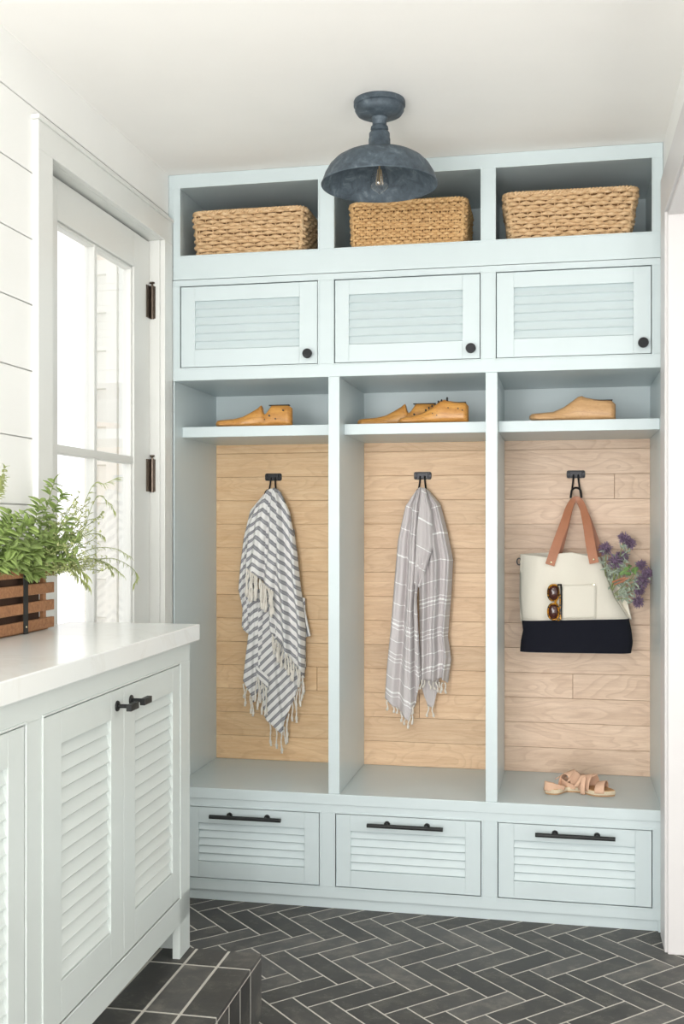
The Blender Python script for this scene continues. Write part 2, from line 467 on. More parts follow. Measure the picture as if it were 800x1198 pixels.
# upper face frame
f = MB()
f.box(-1.458, XB, 0, .022, 2.6915, CEIL-.001); f.box(-1.4405, XB, 0, .022, 2.345, 2.4355)
f.box(-1.4405, cols[0][0], 0, .022, 2.4355, 2.6915); f.box(-1.458, -1.4405, 0, .022, 2.575, 2.6915)
for a, b_ in ((cols[0][1], cols[1][0]), (cols[1][1], cols[2][0]), (cols[2][1], XB)): f.box(a, b_, 0, .022, 2.4355, 2.6915)
for a, b_ in cols: ring(f, a, b_, 2.4355, 2.6915, 0)
f.box(XA, XB, -.002, .022, 2.319, 2.3425); f.box(XA, XB, -.002, .022, 1.962, 2.0105)
for a, b_ in ((XA, cols[0][0]), (cols[0][1], cols[1][0]), (cols[1][1], cols[2][0]), (cols[2][1], XB)): f.box(a, b_, -.002, .022, 2.0105, 2.319)
for a, b_ in cols: ring(f, a, b_, 2.0105, 2.319, -.002)
f.build('upper_face_frame', M['locker'], lk, bevel=.001)
# carcass of cubbies & cupboards
f = MB()
f.box(XA, XB, .022, DEP, 2.42, 2.4355); f.box(XA, XB, .022, DEP, 1.962, 1.985); f.box(XA, XB, .022, DEP+.02, 2.70, 2.72)
f.box(XA, XB, DEP, DEP+.02, 1.985, 2.70)
for x in (XA, -.857, -.259, XB-.02):
    f.box(x, x+.02, .022, DEP, 1.985, 2.70)
f.build('upper_cupboard_box', M['locker'], lk, bevel=.001)
gapb = MB()
for a, b_ in cols: gapb.box(a-.004, b_+.004, .0225, .03, 2.008, 2.322)
gapb.build('cupboard_gap_shade', M['dark'], lk)  # dark sheets close behind the doors, painted shade for their gaps
doors_l = [(-1.353, -.947), (-.760, -.344), (-.161, .251)]
knx = [-.913, -.313, .283]
for (a, b_), (l0, l1), kx in zip(cols, doors_l, knx):
    dd = louver_door(lk, 'cupboard_door', a, b_, 2.0105, 2.319, l0, l1, 2.078, 2.262, 6, M['locker'])
    k = MB(); k.lathe([(0,-.026),(.0165,-.026),(.018,-.022),(.018,-.016),(.008,-.012),(.007,0)], (kx, 0, 2.048), 28, 'y')
    k.build('knob', M['black'], dd, smooth=True, angle=30)
# posts / side panels between bays
for nm, x0_, x1_ in (('side_panel', XA, -1.4345), ('divider', -.8375, -.7955), ('divider', -.2615, -.2195), ('side_panel', .347, XB)):
    m = MB(); m.box(x0_, x1_, .001, DEP+.005, .425, 1.962); m.build(nm, M['locker'], lk, bevel=.0015)
# soft inner returns against the wood
bays = [(-1.4345, -.8375), (-.7955, -.2615), (-.2195, .347)]
for (a, b_) in bays:
    s_ = MB(); s_.box(a, b_, .09, DEP+.003, 1.755, 1.795); s_.build('shelf', M['locker'], lk, bevel=.0015)
bk = MB(); bk.box(XA, XB, DEP, DEP+.02, 1.795, 1.962); bk.build('upper_back_panel', M['locker'], lk)
for i, (a, b_) in enumerate(bays):
    p = MB(); z = .425; r = random.Random(i+3); 
    while z < 1.755:
        z1 = min(z+.0995, 1.756); cut = None
        if r.random() < .12: cut = a + (b_-a)*r.uniform(.15, .85)
        segs = [(a, b_)] if not cut else [(a, cut-.0008), (cut+.0008, b_)]
        for s0, s1 in segs: p.box(s0, s1, DEP-.0, DEP+.014, z+.0005, z1-.0005, r.random())
        z = z1
    p.box(a, b_, DEP+.010, DEP+.018, .425, 1.756, .3)
    p.build('oak_back_panel', (M['oak_a'], M['oak_m'], M['oak_b'])[i], lk, bevel=.0012)
# bench
s_ = MB(); s_.box(XA, XB, -.004, DEP+.01, .385, .425); s_.build('bench_seat', M['locker'], lk, bevel=.002)
f = MB()
dcol = [(-1.411, -.870), (-.811, -.276), (-.219, .315)]
DZ0, DZ1 = .083, .354
f.box(XA, XB, 0, .022, DZ1, .385); f.box(XA, XB, 0, .022, .041, DZ0)
for a, b_ in ((XA, dcol[0][0]), (dcol[0][1], dcol[1][0]), (dcol[1][1], dcol[2][0]), (dcol[2][1], XB)): f.box(a, b_, 0, .022, DZ0, DZ1)
for a, b_ in dcol: ring(f, a, b_, DZ0, DZ1, 0)
f.box(.335, XB, 0, .03, 0, .041)
f.build('lower_face_frame', M['locker'], lk, bevel=.001)
f = MB(); f.box(XA, .335, .012, .03, .0, .043); f.build('toe_board', M['locker'], lk, bevel=.001)
f = MB()
for a, b_ in dcol: f.box(a-.004, b_+.004, .0225, .03, DZ0-.003, DZ1+.003)
f.build('drawer_gap_shade', M['dark'], lk)  # dark sheets behind the drawer fronts, shade put into the colour
dl = [(-1.339, -.928), (-.754, -.334), (-.161, .257)]
hd = [(-1.285, -1.010), (-.687, -.411), (-.086, .188)]
for (a, b_), (l0, l1), (h0, h1) in zip(dcol, dl, hd):
    dd = louver_door(lk, 'drawer', a, b_, DZ0, DZ1, l0, l1, .146, .292, 5, M['locker'])
    h = MB(); zc = .325
    h.tube([(h0, -.034, zc), (h1, -.034, zc)], .0075, 14)
    for xx in (h0+.25*(h1-h0), h1-.22*(h1-h0)):
        h.tube([(xx, -.034, zc), (xx, 0, zc)], .005, 10)
        h.lathe([(.0, -.007), (.009, -.007), (.011, -.003), (.011, 0)], (xx, 0, zc), 16, 'y')
    h.build('bar_handle', M['black_flat'], dd, smooth=True)

# ================================================================= TILED STEP
st = MB()
SX1, SY1, SZ = -.836, -.913, .19
st.box(XL+.002, SX1-.001, -3.4, SY1-.001, 0.0005, SZ-.001, .5, 1)
xs = [-1.440, -1.330, -1.230, -1.1305, -1.0285, -.9315, SX1]
ys = [SY1, -1.0285, -1.3255, -1.6225, -1.92, -2.217, -2.514, -2.811, -3.11, -3.4]
g2 = .0035
for a, b_ in zip(xs[:-1], xs[1:]):
    for c, d2 in zip(ys[1:], ys[:-1]):
        last = b_ == SX1
        st.box(a+g2, b_-(0 if last else g2), c+g2, d2-(0 if d2 == SY1 else g2), SZ-.012, SZ, random.random())
yy = SY1
k = 0
while yy > -3.3:
    y2 = yy - (.110 if k == 0 else .0985)
    st.box(SX1-.010, SX1, y2+g2, yy-(0 if k == 0 else g2), .003, SZ-.0155, random.random()); yy = y2; k += 1
xx = SX1 - .0105
while xx > XL+.1:
    st.box(xx-.0985+2*g2, xx, SY1-.010, SY1, .003, SZ-.0155, random.random()); xx -= .0985
step = st.build('tiled_step', [M['slate'], M['grout']], bevel=.002)
tag(step, 'step covered in dark slate tiles with pale grout beneath the grey-blue cabinet', 'step')

# ================================================================= LEFT BASE CABINET
RZ = PI/2 + .0252
cb = empty('base_cabinet', (-1.052, -.911, .19), RZ)
tag(cb, 'pale grey-blue base cabinet with louvered doors standing on the tiled step', 'cabinet')
CT = 1.078-.19
def ly(y): return (y + .911)          # world y to local x
d1 = (ly(-1.867), ly(-1.001)); zz0, zz1 = .363-.19, 1.023-.19
endx = ly(-.911)
d2 = (ly(-2.83), ly(-1.945))
LEN = -2.3
f = MB()
f.box(LEN, endx, 0, .022, zz1, CT)
f.box(LEN, endx, 0, .022, .098, zz0)
f.box(d1[1], endx, 0, .022, 0, zz1)                            # end stile to the floor
f.box(d2[1], d1[0], 0, .022, zz0, zz1); f.box(LEN, d2[0], 0, .022, zz0, zz1)
for a, b_ in (d1, d2): ring(f, a, b_, zz0, zz1, 0)
f.build('face_frame', M['cab'], cb, bevel=.001)
f = MB()
f.box(endx-.020, endx-.0005, .022, .37, 0, CT)                   # end panel
f.box(LEN, endx-.02, .36, .37, .0, CT); f.box(LEN, endx-.02, .022, .36, .098, .112)
f.box(LEN, endx-.02, .088, .10, 0, .098)
f.build('carcass', M['cab'], cb, bevel=.001)
f = MB()
for a, b_ in (d1, d2): f.box(a-.004, b_+.004, .0225, .03, zz0-.003, zz1+.003)
f.build('cabinet_gap_shade', M['dark'], cb)  # dark sheets behind the cabinet doors that paint the shade in the gaps
mid1 = ly(-1.4245); lz0, lz1 = .451-.19, .953-.19
def cab_pair(d, mid, Ls):
    for q, (a, b_) in enumerate(((d[0], mid), (mid, d[1]))):
        l0, l1 = Ls[q]
        dd = louver_door(cb, 'cabinet_door', a + (0 if q == 0 else -.0018), b_ + (.0018 if q == 0 else 0), zz0, zz1, l0, l1, lz0, lz1, 15, M['cab'])
        kx = mid - .045 if q == 0 else mid + .045
        zc = .981 - .19
        k = MB()
        k.lathe([(0,-.004),(.012,-.004),(.013,-.001),(.013,0)], (kx, 0, zc), 20, 'y')
        k.tube([(kx, -.002, zc), (kx, -.034, zc)], .005, 10)
        k.box(kx-.026, kx+.026, -.046, -.033, zc-.008, zc+.008)
        k.build('pull_knob', M['black_flat'], dd, bevel=.001)
cab_pair(d1, mid1, ((ly(-1.779), ly(-1.506)), (ly(-1.350), ly(-1.062))))
cab_pair(d2, ly(-2.388), ((ly(-2.742), ly(-2.47)), (ly(-2.310), ly(-2.015))))

# countertop
ct = MB()
ct.poly_prism([(-1.4405, -.88), (-1.032, -.88), (-.977, -3.2), (-1.4405, -3.2)], 1.078, 1.125, 'z')
cto = ct.build('countertop', M['counter'], bevel=.003)
tag(cto, 'thick white stone worktop on the louvered base cabinet', 'countertop')

# ================================================================= CEILING LAMP
LX, LY = -.555, -.55
lp = empty('ceiling_lamp', (LX, LY, CEIL))
tag(lp, 'weathered grey metal barn ceiling lamp hanging above the middle locker', 'ceiling lamp')
m = MB(); m.lathe([(0,0),(.079,0),(.081,-.004),(.081,-.017),(.076,-.020),(.077,-.031),(.070,-.042),(.055,-.049),(.032,-.053),(0,-.053)], (0,0,0), 56); m.build('canopy', M['zinc'], lp, smooth=True, angle=50)
m = MB(); m.lathe([(.022,-.045),(.026,-.052),(.026,-.058),(.0225,-.062),(.022,-.078),(.027,-.082),(.028,-.090),(.024,-.094),(.026,-.098),(.028,-.104),(.0,-.105)], (0,0,0), 40); m.build('neck', M['zinc'], lp, smooth=True, angle=50)
m = MB()
out = [(.0,-.098),(.030,-.099),(.0325,-.103),(.0325,-.118),(.034,-.121),(.034,-.146),(.038,-.152),(.046,-.158),(.062,-.163),(.088,-.167),(.116,-.175),(.138,-.188),(.157,-.207),(.171,-.231),(.181,-.258),(.1835,-.262),(.1825,-.265)]
inn = [(.179,-.262),(.168,-.234),(.154,-.210),(.135,-.192),(.114,-.179),(.086,-.171),(.060,-.167),(.042,-.161),(0,-.160)]
m.lathe(out+inn, (0,0,0), 72); m.build('lamp_shade', M['zinc'], lp, smooth=True, angle=60)
m = MB(); m.lathe([(.0,-.158),(.019,-.158),(.019,-.19),(.015,-.197),(0,-.197)], (0,0,0), 24); m.build('socket', M['black_flat'], lp, smooth=True, angle=50)
m = MB(); m.lathe([(.013,-.19),(.015,-.205),(.022,-.225),(.028,-.245),(.030,-.258),(.027,-.271),(.018,-.281),(.008,-.287),(.002,-.293),(0,-.294)], (0,0,0), 32); bu = m.build('bulb', M['bulb'], lp, smooth=True, angle=180)
m = MB()
m.tube([(0,0,-.195),(0,0,-.262)], .0028, 8)
for q in range(6):
    a = q*PI/3; a2 = a+PI/6
    m.tube([(.006*math.cos(a),.006*math.sin(a),-.215),(.012*math.cos(a),.012*math.sin(a),-.262),(.012*math.cos(a2),.012*math.sin(a2),-.262),(.006*math.cos(a2),.006*math.sin(a2),-.215)], .0006, 5)
m.build('filament', plain('filament_wire', (214,190,150), .3, .6), bu)

# ================================================================= BASKETS
def rrect(hx, hy, r, n=120):
    segs = []
    per = 4*((hx-r)+(hy-r)) + 2*PI*r
    out = []
    def at(s):
        s %= per
        a, b_ = 2*(hx-r), 2*(hy-r); q = PI*r/2
        for (ln, kind) in ((a,0),(q,1),(b_,2),(q,3),(a,4),(q,5),(b_,6),(q,7)):
            if s <= ln:
                if kind == 0: return (-(hx-r)+s, -hy), (0,-1)
                if kind == 2: return (hx, -(hy-r)+s), (1,0)
                if kind == 4: return ((hx-r)-s, hy), (0,1)
                if kind == 6: return (-hx, (hy-r)-s), (-1,0)
                c0 = {1:(hx-r,-(hy-r)),3:(hx-r,hy-r),5:(-(hx-r),hy-r),7:(-(hx-r),-(hy-r))}[kind]
                a0 = {1:-PI/2,3:0,5:PI/2,7:PI}[kind] + s/r
                return (c0[0]+r*math.cos(a0), c0[1]+r*math.sin(a0)), (math.cos(a0), math.sin(a0))
            s -= ln
        return at(0)
    return at, per
def basket(name, label, cx, cy, z0, wx, wy, h, taper, rz, mat, rows, stake, seed, fine=False):
    r_ = random.Random(seed)
    e = empty(name, (cx, cy, z0), rz); tag(e, label, 'basket', 'seagrass baskets in the top cubbies')
    m = MB(); rad = h/rows*.56
    def dims(z):
        k = 1 - taper*(1 - z/h)
        return wx/2*k, wy/2*k
    for i in range(rows):
        z = rad + (h-2*rad)*i/(rows-1)
        hx, hy = dims(z); at, per = rrect(hx, hy, .035)
        ns = int(round(per/stake)); ns += ns % 2; N = ns*(4 if not fine else 4)
        pts = []; rr = []
        wob = r_.uniform(-.001, .001)
        for k in range(N):
            s_ = per*k/N; (px, py), (nx, ny) = at(s_)
            ph = (k/(N/ns) + (i % 2))*PI
            off = .0048*math.sin(ph) + wob + .0012*math.sin(s_*9+i)
            zz = z + .0016*math.sin(s_*13+i*2) + r_.uniform(-.0008, .0008)
            pts.append((px+nx*off, py+ny*off, zz)); rr.append(rad*(.88+.20*math.sin(ph)+r_.uniform(-.12,.12)))
        m.tube(pts, rr, 7, closed=True, up=(0,0,1))
    m.build('woven_body', mat, e, smooth=True, angle=180)
    # stakes peeking between the rows
    hx, hy = dims(h/2); at, per = rrect(hx-.0005, hy-.0005, .035); ns = int(round(per/stake/ (1 if not fine else .7)))
    m = MB()
    for k in range(ns):
        (px, py), (nx, ny) = at(per*(k+.5)/ns)
        lo = dims(0)[0]/hx; hi = dims(h)[0]/hx
        m.tube([(px*lo+nx*.001, py*lo+ny*.001, .004), (px+nx*.002, py+ny*.002, h/2), (px*hi+nx*.001, py*hi+ny*.001, h-.002)], .0022, 5)
    m.build('stakes', mat, e, smooth=True, angle=180)
    m = MB()
    for zr, rs in ((h, 1.0), (.006, .8)):
        hx, hy = dims(zr); at, per = rrect(hx, hy, .035); N = int(per/.006)
        for ph0 in (0, PI):
            pts = []
            for k in range(N):
                (px, py), (nx, ny) = at(per*k/N); a = 2*PI*round(per/.026)*k/N + ph0
                pts.append((px+nx*(.004*math.cos(a)+.0015), py+ny*(.004*math.cos(a)+.0015), zr+.0045*math.sin(a)*rs))
            m.tube(pts, .0052*rs, 7, closed=True, up=(0,0,1))
    m.build('braided_rim', mat, e, smooth=True, angle=180)
    # corner braids
    for sx, sy in ((-1,-1),(1,-1),(1,1),(-1,1)):
        m = MB()
        for ph0 in (0, PI):
            pts = []
            for k in range(25):
                z = h*k/24; hx, hy = dims(z); a = k*1.5+ph0
                c0 = (sx*(hx-.035+.035*.7071+.0028), sy*(hy-.035+.035*.7071+.0028))
                pts.append((c0[0]+.0035*math.cos(a), c0[1]-sx*sy*.0035*math.cos(a), z+.002*math.sin(a)))
            m.tube(pts, .0045, 6)
        m.build('corner_braid', mat, e, smooth=True, angle=180)
    m = MB(); a0, b0 = dims(0); a1, b1 = dims(h); q = .0045
    def fn(u, v):
        zz = .003 + (h-.006)*v; hx, hy = dims(zz); at, per = rrect(hx-q, hy-q, .032); (px, py), _ = at(per*u); return (px, py, zz)
    m.grid(fn, 60, 6, closed=True)
    hx, hy = dims(.003); at, per = rrect(hx-q, hy-q, .032); n = len(m.v); 
    for k in range(60): (px, py), _ = at(per*k/60); m.v.append((px, py, .003))
    m.face(list(range(n, n+60)))
    m.build('inner_shade', M['basket_in'], e, smooth=True)  # added dark shell, stands for the shade seen through the weave
    return e
SH = 2.4365
basket('seagrass_basket', 'long woven seagrass basket in the left cubby above the striped towel', -1.152, .165, SH, .435, .29, .163, .05, .0, M['grass_a'], 12, .027, 1)
basket('seagrass_basket', 'finely woven seagrass basket in the middle cubby behind the ceiling lamp', -.548, .165, SH, .425, .29, .160, .03, .0, M['grass_b'], 15, .015, 2, True)
basket('seagrass_basket', 'woven seagrass basket flaring to its rim in the right cubby', .032, .165, SH, .462, .29, .163, .11, .02, M['grass_a'], 12, .024, 3)

# ================================================================= SHOE LASTS
def shoe_last(label, toe, heel, y, zb, mat, prof, wid=.043, notch=True, holes=(), rot=0.0, plate=True):
    """toe/heel : x of both ends; prof : (t, ztop, zbot)"""
    L_ = heel - toe
    e = empty('shoe_last', (toe + L_/2, y, zb), rot); tag(e, label, 'shoe last', 'wooden shoe lasts on the locker shelves')
    m = MB(); n = 18
    def fn(u, v):
        t_ = v; 
        for a, b_ in zip(prof[:-1], prof[1:]):
            if a[0] <= t_ <= b_[0]:
                k = (t_-a[0])/max(1e-6, b_[0]-a[0]); zt = a[1]+(b_[1]-a[1])*k; zl = a[2]+(b_[2]-a[2])*k; break
        wd = wid*max(.04, min(1, (t_/.07)**.5 if t_ < .07 else 1))*(1 if t_ < .32 else 1-.36*math.sin(min(1,(t_-.32)/.3)*PI/2)) 
        if t_ > .93: wd *= max(.15, math.sqrt(max(0, 1-((t_-.93)/.07)**2*.9)))
        a = 2*PI*u; c_, s_ = math.cos(a), math.sin(a)
        zc, hz = (zt+zl)/2, (zt-zl)/2
        zz = zc + hz*(abs(s_)**.62)*(1 if s_ > 0 else -1)
        k = (zz-zl)/max(1e-5, 2*hz)
        top_n = 1 - .45*max(0, k-.25)*min(1, 2*hz/.06)
        return (-L_/2 + t_*L_, wd*(abs(c_)**.8)*(1 if c_ > 0 else -1)*top_n, zz)
    N = 90
    ts = sorted(set([i/N for i in range(N+1)]))
    m.grid(fn, n, N, closed=True)
    b0 = len(m.v)-n
    m.face(list(range(n-1, -1, -1))); m.face(list(range(b0, b0+n)))
    m.build('wooden_form', mat, e, smooth=True, angle=48)
    if plate:
        p = MB(); zl = [q for q in prof if q[0] > .65]
        p.box(-L_/2+.70*L_, -L_/2+.965*L_, -wid*.28, wid*.28, prof[-2][1]-.0005, prof[-2][1]+.0025); p.build('heel_plate', M['black_flat'], e, bevel=.001)
    if holes:
        for t_, z_, r in holes:
            p = MB(); p.lathe([(0,-.004),(r,-.004),(r,.012),(0,.012)], (-L_/2+t_*L_, -wid*.62, z_), 12, 'y')
            p.build('peg_hole', M['black_flat'], e)
    return e
V = [(0,.020,.009),(.03,.028,.005),(.10,.031,.001),(.25,.034,0),(.36,.042,0),(.46,.058,0),(.55,.074,0),(.595,.086,0),(.608,.082,0),(.625,.056,0),(.645,.050,0),(.67,.056,0),(.73,.084,0),(.76,.086,0),(.95,.083,0),(1,.072,0)]
SZ2 = 1.7955
Y1 = .16
def xat(px, y): return on_y(px, 490, y).x
shoe_last('honey-brown wooden shoe last with deep V notch alone on the left locker shelf', xat(253, Y1), xat(342, Y1), Y1, SZ2, M['last'], V, .040, holes=((.72,.042,.0035),(.80,.030,.0025),(.9,.062,.003),(.66,.028,.002)))
shoe_last('wooden shoe last with V notch at the back of the middle shelf', xat(418, .22), xat(512, .22), .22, SZ2, M['last'], V, .038, holes=((.72,.042,.0035),(.66,.03,.002)))
W2 = [(0,.014,.004),(.04,.022,.002),(.2,.028,0),(.35,.040,0),(.48,.058,0),(.60,.084,0),(.66,.088,0),(.72,.083,0),(.80,.080,0),(.96,.075,0),(1,.062,0)]
l2 = shoe_last('scuffed honey-brown shoe last with studs on top, front one on the middle shelf', xat(466, .135), xat(548, .135), .135, SZ2, M['last'], W2, .040, holes=((.72,.055,.002),(.86,.052,.0025),(.92,.045,.0025),(.5,.035,.002),(.56,.028,.002)))
LL = xat(548,.135)-xat(466,.135)
for i in range(6):
    t_ = .40+.045*i; zt = .048+.034*(t_-.4)/.2 if t_ < .6 else .083
    sp = MB(); sp.lathe([(0,-.003),(.003,-.003),(.003,.003),(.0015,.005),(0,.005)], (-LL/2+t_*LL, -.016, min(zt,.084)), 8); sp.build('stud', M['black_flat'], l2)
sp = MB(); sp.lathe([(0,-.002),(.004,-.002),(.004,.010),(.002,.014),(0,.014)], (-LL/2+.70*LL, -.006, .083), 10)
sp.build('stud', M['black_flat'], l2)
W3 = [(0,.022,.012),(.03,.030,.006),(.12,.032,.001),(.28,.036,0),(.40,.052,0),(.50,.074,0),(.57,.090,0),(.61,.093,0),(.66,.086,0),(.75,.080,0),(.95,.074,0),(1,.060,0)]
shoe_last('pale tan wooden shoe last standing on the right locker shelf', xat(619, Y1), xat(720, Y1), Y1, SZ2, M['last_b'], W3, .044)

# ================================================================= HOOKS
def hook(label, x, z, ty):
    e = empty('coat_hook', (x, DEP, z)); tag(e, label, 'hook', 'iron hooks on the oak panels')
    m = MB()
    pts = []
    hw, hh, r = .036, .0155, .007
    for cx, cz, a0 in ((hw-r, hh-r, 0), (-(hw-r), hh-r, PI/2), (-(hw-r), -(hh-r), PI), (hw-r, -(hh-r), 1.5*PI)):
        for k in range(4): a = a0+k*PI/6; pts.append((cx+r*math.cos(a), cz+r*math.sin(a)))
    m.poly_prism(pts, -.006, 0, 'y'); m.box(-.023, .023, -.010, -.006, -.0115, .0115)
    m.build('mounting_plate', M['hook'], e, bevel=.0012)
    for a in (-.029, .029):
        for b_ in (-.009, .009):
            s_ = MB(); s_.lathe([(0,-.009),(.0035,-.009),(.0045,-.006)], (a, 0, b_), 10, 'y'); s_.build('screw', M['black'], e, smooth=True)
    h = MB(); t_ = ty
    for s2 in (-1, 1):
        h.tube([(s2*.009, -.010, -.002), (s2*.011, -.013, -.03), (s2*.016, -.020, -.065), (s2*.019, -.034, -.088), (s2*.019, -.052, -.088), (s2*.018, -.064, -.072)], .0036, 8)
    arch = [(math.cos(q)*.018, -.066+.0, -.072+math.sin(q)*.016) for q in [PI*k/10 for k in range(11)]]
    arch = [(.021,-.064,-.096)]+arch+[(-.021,-.064,-.096)]
    h.tube(arch, .0042, 8)
    h.build('wire_hook', M['hook'], e, smooth=True)
    return e
hook('dark iron hook on the left oak panel holding the striped towel', on_y(320,557,DEP).x, 1.618, 0)
hook('dark iron hook on the middle oak panel holding the plain grey towel', on_y(494.5,556,DEP).x, 1.618, 0)
hook('dark iron hook on the right oak panel holding the tote bag', on_y(673.5,554,DEP).x, 1.618, 0)

# ================================================================= TOWELS
def poly_at(pts, t_):
    """point along polyline by parameter (arc length)"""
    ds = [0]
    for a, b_ in zip(pts[:-1], pts[1:]): ds.append(ds[-1]+math.hypot(b_[0]-a[0], b_[1]-a[1]))
    s_ = t_*ds[-1]
    for i in range(len(pts)-1):
        if s_ <= ds[i+1] or i == len(pts)-2:
            k = (s_-ds[i])/max(1e-6, ds[i+1]-ds[i]); k = max(0, min(1, k))
            return (pts[i][0]+(pts[i+1][0]-pts[i][0])*k, pts[i][1]+(pts[i+1][1]-pts[i][1])*k)
def coons(top, bot, left, right):
    def f_(u, v):
        T, B, Lf, R = poly_at(top, u), poly_at(bot, u), poly_at(left, v), poly_at(right, v)
        o = []
        for i in (0, 1):
            o.append((1-v)*T[i]+v*B[i]+(1-u)*Lf[i]+u*R[i]-((1-u)*(1-v)*top[0][i]+u*(1-v)*top[-1][i]+(1-u)*v*bot[0][i]+u*v*bot[-1][i]))
        return o
    return f_
def sheet(mb, top, bot, left, right, depth, folds, amp, sfun, seed=0, nu=64, nv=90, edge=.012, pinch=.45, jag=.0):
    f_ = coons(top, bot, left, right); r = random.Random(seed)
    ph = [r.uniform(0, 6) for _ in range(4)]
    def dy(u, v):
        a = amp*(pinch+(1-pinch)*min(1, v*2.2))
        uu = u + .04*math.sin(v*5+ph[0])
        w_ = math.sin(uu*folds*2*PI+ph[1]) + .45*math.sin(uu*folds*4.3*PI+ph[2]+v*1.5)
        e_ = edge*((2*u-1)**8)
        return a*w_*(1-.5*abs(2*u-1)**4) + e_
    def fn(u, v):
        px, py = f_(u, v); d = depth(v) if callable(depth) else depth
        p = on_y(px, py, d); q = dy(u, v)
        # step along the sight-independent room normal
        return (p.x, p.y+q, p.z)
    mb.grid(fn, nu, nv, uv=lambda u, v: (u, sfun(*f_(u, v)) + jag*dy(u, v)/max(amp, 1e-4)))
    return f_
def tassels(parent, f_pts, depth, n, ln, seed, r=.0032, lean=0):
    rr = random.Random(seed)
    for i in range(n):
        px, py = poly_at(f_pts, (i+.5)/n + rr.uniform(-.25,.25)/n)
        d = depth - rr.uniform(.0, .012); p = on_y(px, py-2, d); l_ = ln*rr.uniform(.65, 1.15)
        m = MB(); pts = []; rad = []; a = rr.uniform(0, 6); wx = rr.uniform(-.012, .012)+lean
        K = 14
        for k in range(K+1):
            s_ = k/K
            pts.append((p.x+wx*s_+.0022*math.sin(s_*7+a), p.y+.002*math.cos(s_*8+a)-.003*s_, p.z-l_*s_))
            rad.append(r*(.9+.25*math.sin(k*2.2)) if k < K-3 else r*(1.75, 1.9, 1.2, 1.6)[k-(K-3)])
        m.tube(pts, rad, 6)
        m.build('tassel', M['cord'], parent, smooth=True, angle=180)

t1 = empty('striped_towel', tuple(on_y(320, 572, .44))); t1.location = (0,0,0)
tag(t1, 'grey and white striped fringed towel hanging from the left hook', 'towel')
P1 = 10.6
def ridge(y):
    pts = [(565,314),(587,309),(605,305),(620,302),(645,296),(700,296)]
    for a, b_ in zip(pts[:-1], pts[1:]):
        if y <= b_[0]: return a[1]+(b_[1]-a[1])*(y-a[0])/(b_[0]-a[0])
    return 296
def s_main(x, y):
    xr = ridge(y); dx = x-xr
    if dx > 0:
        ex = 0 if x < 323 else (x-323)*.16
        return (y - .88*dx - ex)/P1
    return (y + .80*dx)/P1
def s_down(x, y): return (y + .95*(x-300))/P1/1.05
def s_leftp(x, y):
    dx = x-302
    return (y + .62*dx)/P1 if dx < 0 else (y + .9*dx)/P1/1.05
# lower centre panel
m = MB(); sheet(m, [(303,690),(330,690),(356,700)], [(311,842),(329,860),(334,842),(348,806),(357,782)], [(303,690),(302,740),(301,790),(311,842)], [(356,700),(357,740),(357,782)], .455, 2.4, .011, s_down, 1, jag=.05, edge=.006); m.build('lower_panel', M['stripe'], t1, smooth=True, angle=180, solid=.002)
m = MB(); sheet(m, [(286,690),(296,688),(307,690)], [(284,796),(297,822),(305,800)], [(286,690),(291,735),(287,768),(284,796)], [(307,690),(306,740),(305,800)], .449, 1.4, .006, s_leftp, 2, edge=.006, nu=40); m.build('lower_panel', M['stripe'], t1, smooth=True, angle=180, solid=.002)
m = MB(); sheet(m, [(299,778),(314,792)], [(300,792),(314,808)], [(299,778),(300,792)], [(314,792),(314,808)], .440, 1, .002, lambda x, y: (y-.9*x)/9, 3, nu=14, nv=12, edge=.003); m.build('folded_hem', M['stripe'], t1, smooth=True, angle=180, solid=.002)
# back left strip and right corner
m = MB(); sheet(m, [(309,577),(318,573)], [(282,733),(290,742),(299,742)], [(309,577),(292,597),(284,630),(280,665),(278,690),(283,712),(282,733)], [(318,573),(305,620),(297,680),(299,742)], .452, 2.1, .006, lambda x, y: (y+1.1*(x-280))/P1, 4, nu=40); m.build('back_fold', M['stripe'], t1, smooth=True, angle=180, solid=.002)
m = MB(); sheet(m, [(338,610),(344,620)], [(352,747),(363,744)], [(338,610),(344,680),(352,747)], [(344,620),(352,690),(363,744)], .462, 1, .003, lambda x, y: (x*2.2-y*.55)/P1, 5, nu=16, edge=.004); m.build('back_fold', M['stripe'], t1, smooth=True, angle=180, solid=.002)
# right lobe
m = MB(); sheet(m, [(314,573),(321,570.5),(327,575)], [(315,738),(334,762),(355,794)], [(314,573),(308,610),(308,650),(313,690),(315,738)], [(327,575),(338,600),(346,645),(350,685),(356,735),(355,794)], lambda v: .435-.012*math.sin(PI*min(1,v*1.2)*.8), 2.1, .017, s_main, 6, jag=.025, edge=.022, nu=80, nv=120); m.build('front_drape', M['stripe'], t1, smooth=True, angle=180, solid=.002)
# left lobe
m = MB(); sheet(m, [(310,576),(316,571.5),(324,572)], [(286,664),(300,674),(320,694)], [(310,576),(299,590),(291,612),(288,640),(286,664)], [(324,572),(324,610),(323,650),(320,694)], lambda v: .428-.016*math.sin(PI*min(1,v*1.2)*.8), 1.9, .015, s_main, 7, jag=.035, edge=.014, nu=70, nv=80); m.build('front_drape', M['stripe'], t1, smooth=True, angle=180, solid=.002)
tassels(t1, [(288,667),(300,676),(319,694)], .408, 18, .105, 1, .0040)
tassels(t1, [(316,742),(334,764),(355,793)], .420, 15, .085, 2, .0038)
tassels(t1, [(284,800),(297,822)], .440, 4, .07, 3)
tassels(t1, [(300,793),(314,808)], .432, 6, .12, 4)
tassels(t1, [(312,843),(329,860),(336,840),(349,806),(356,788)], .448, 11, .095, 5)

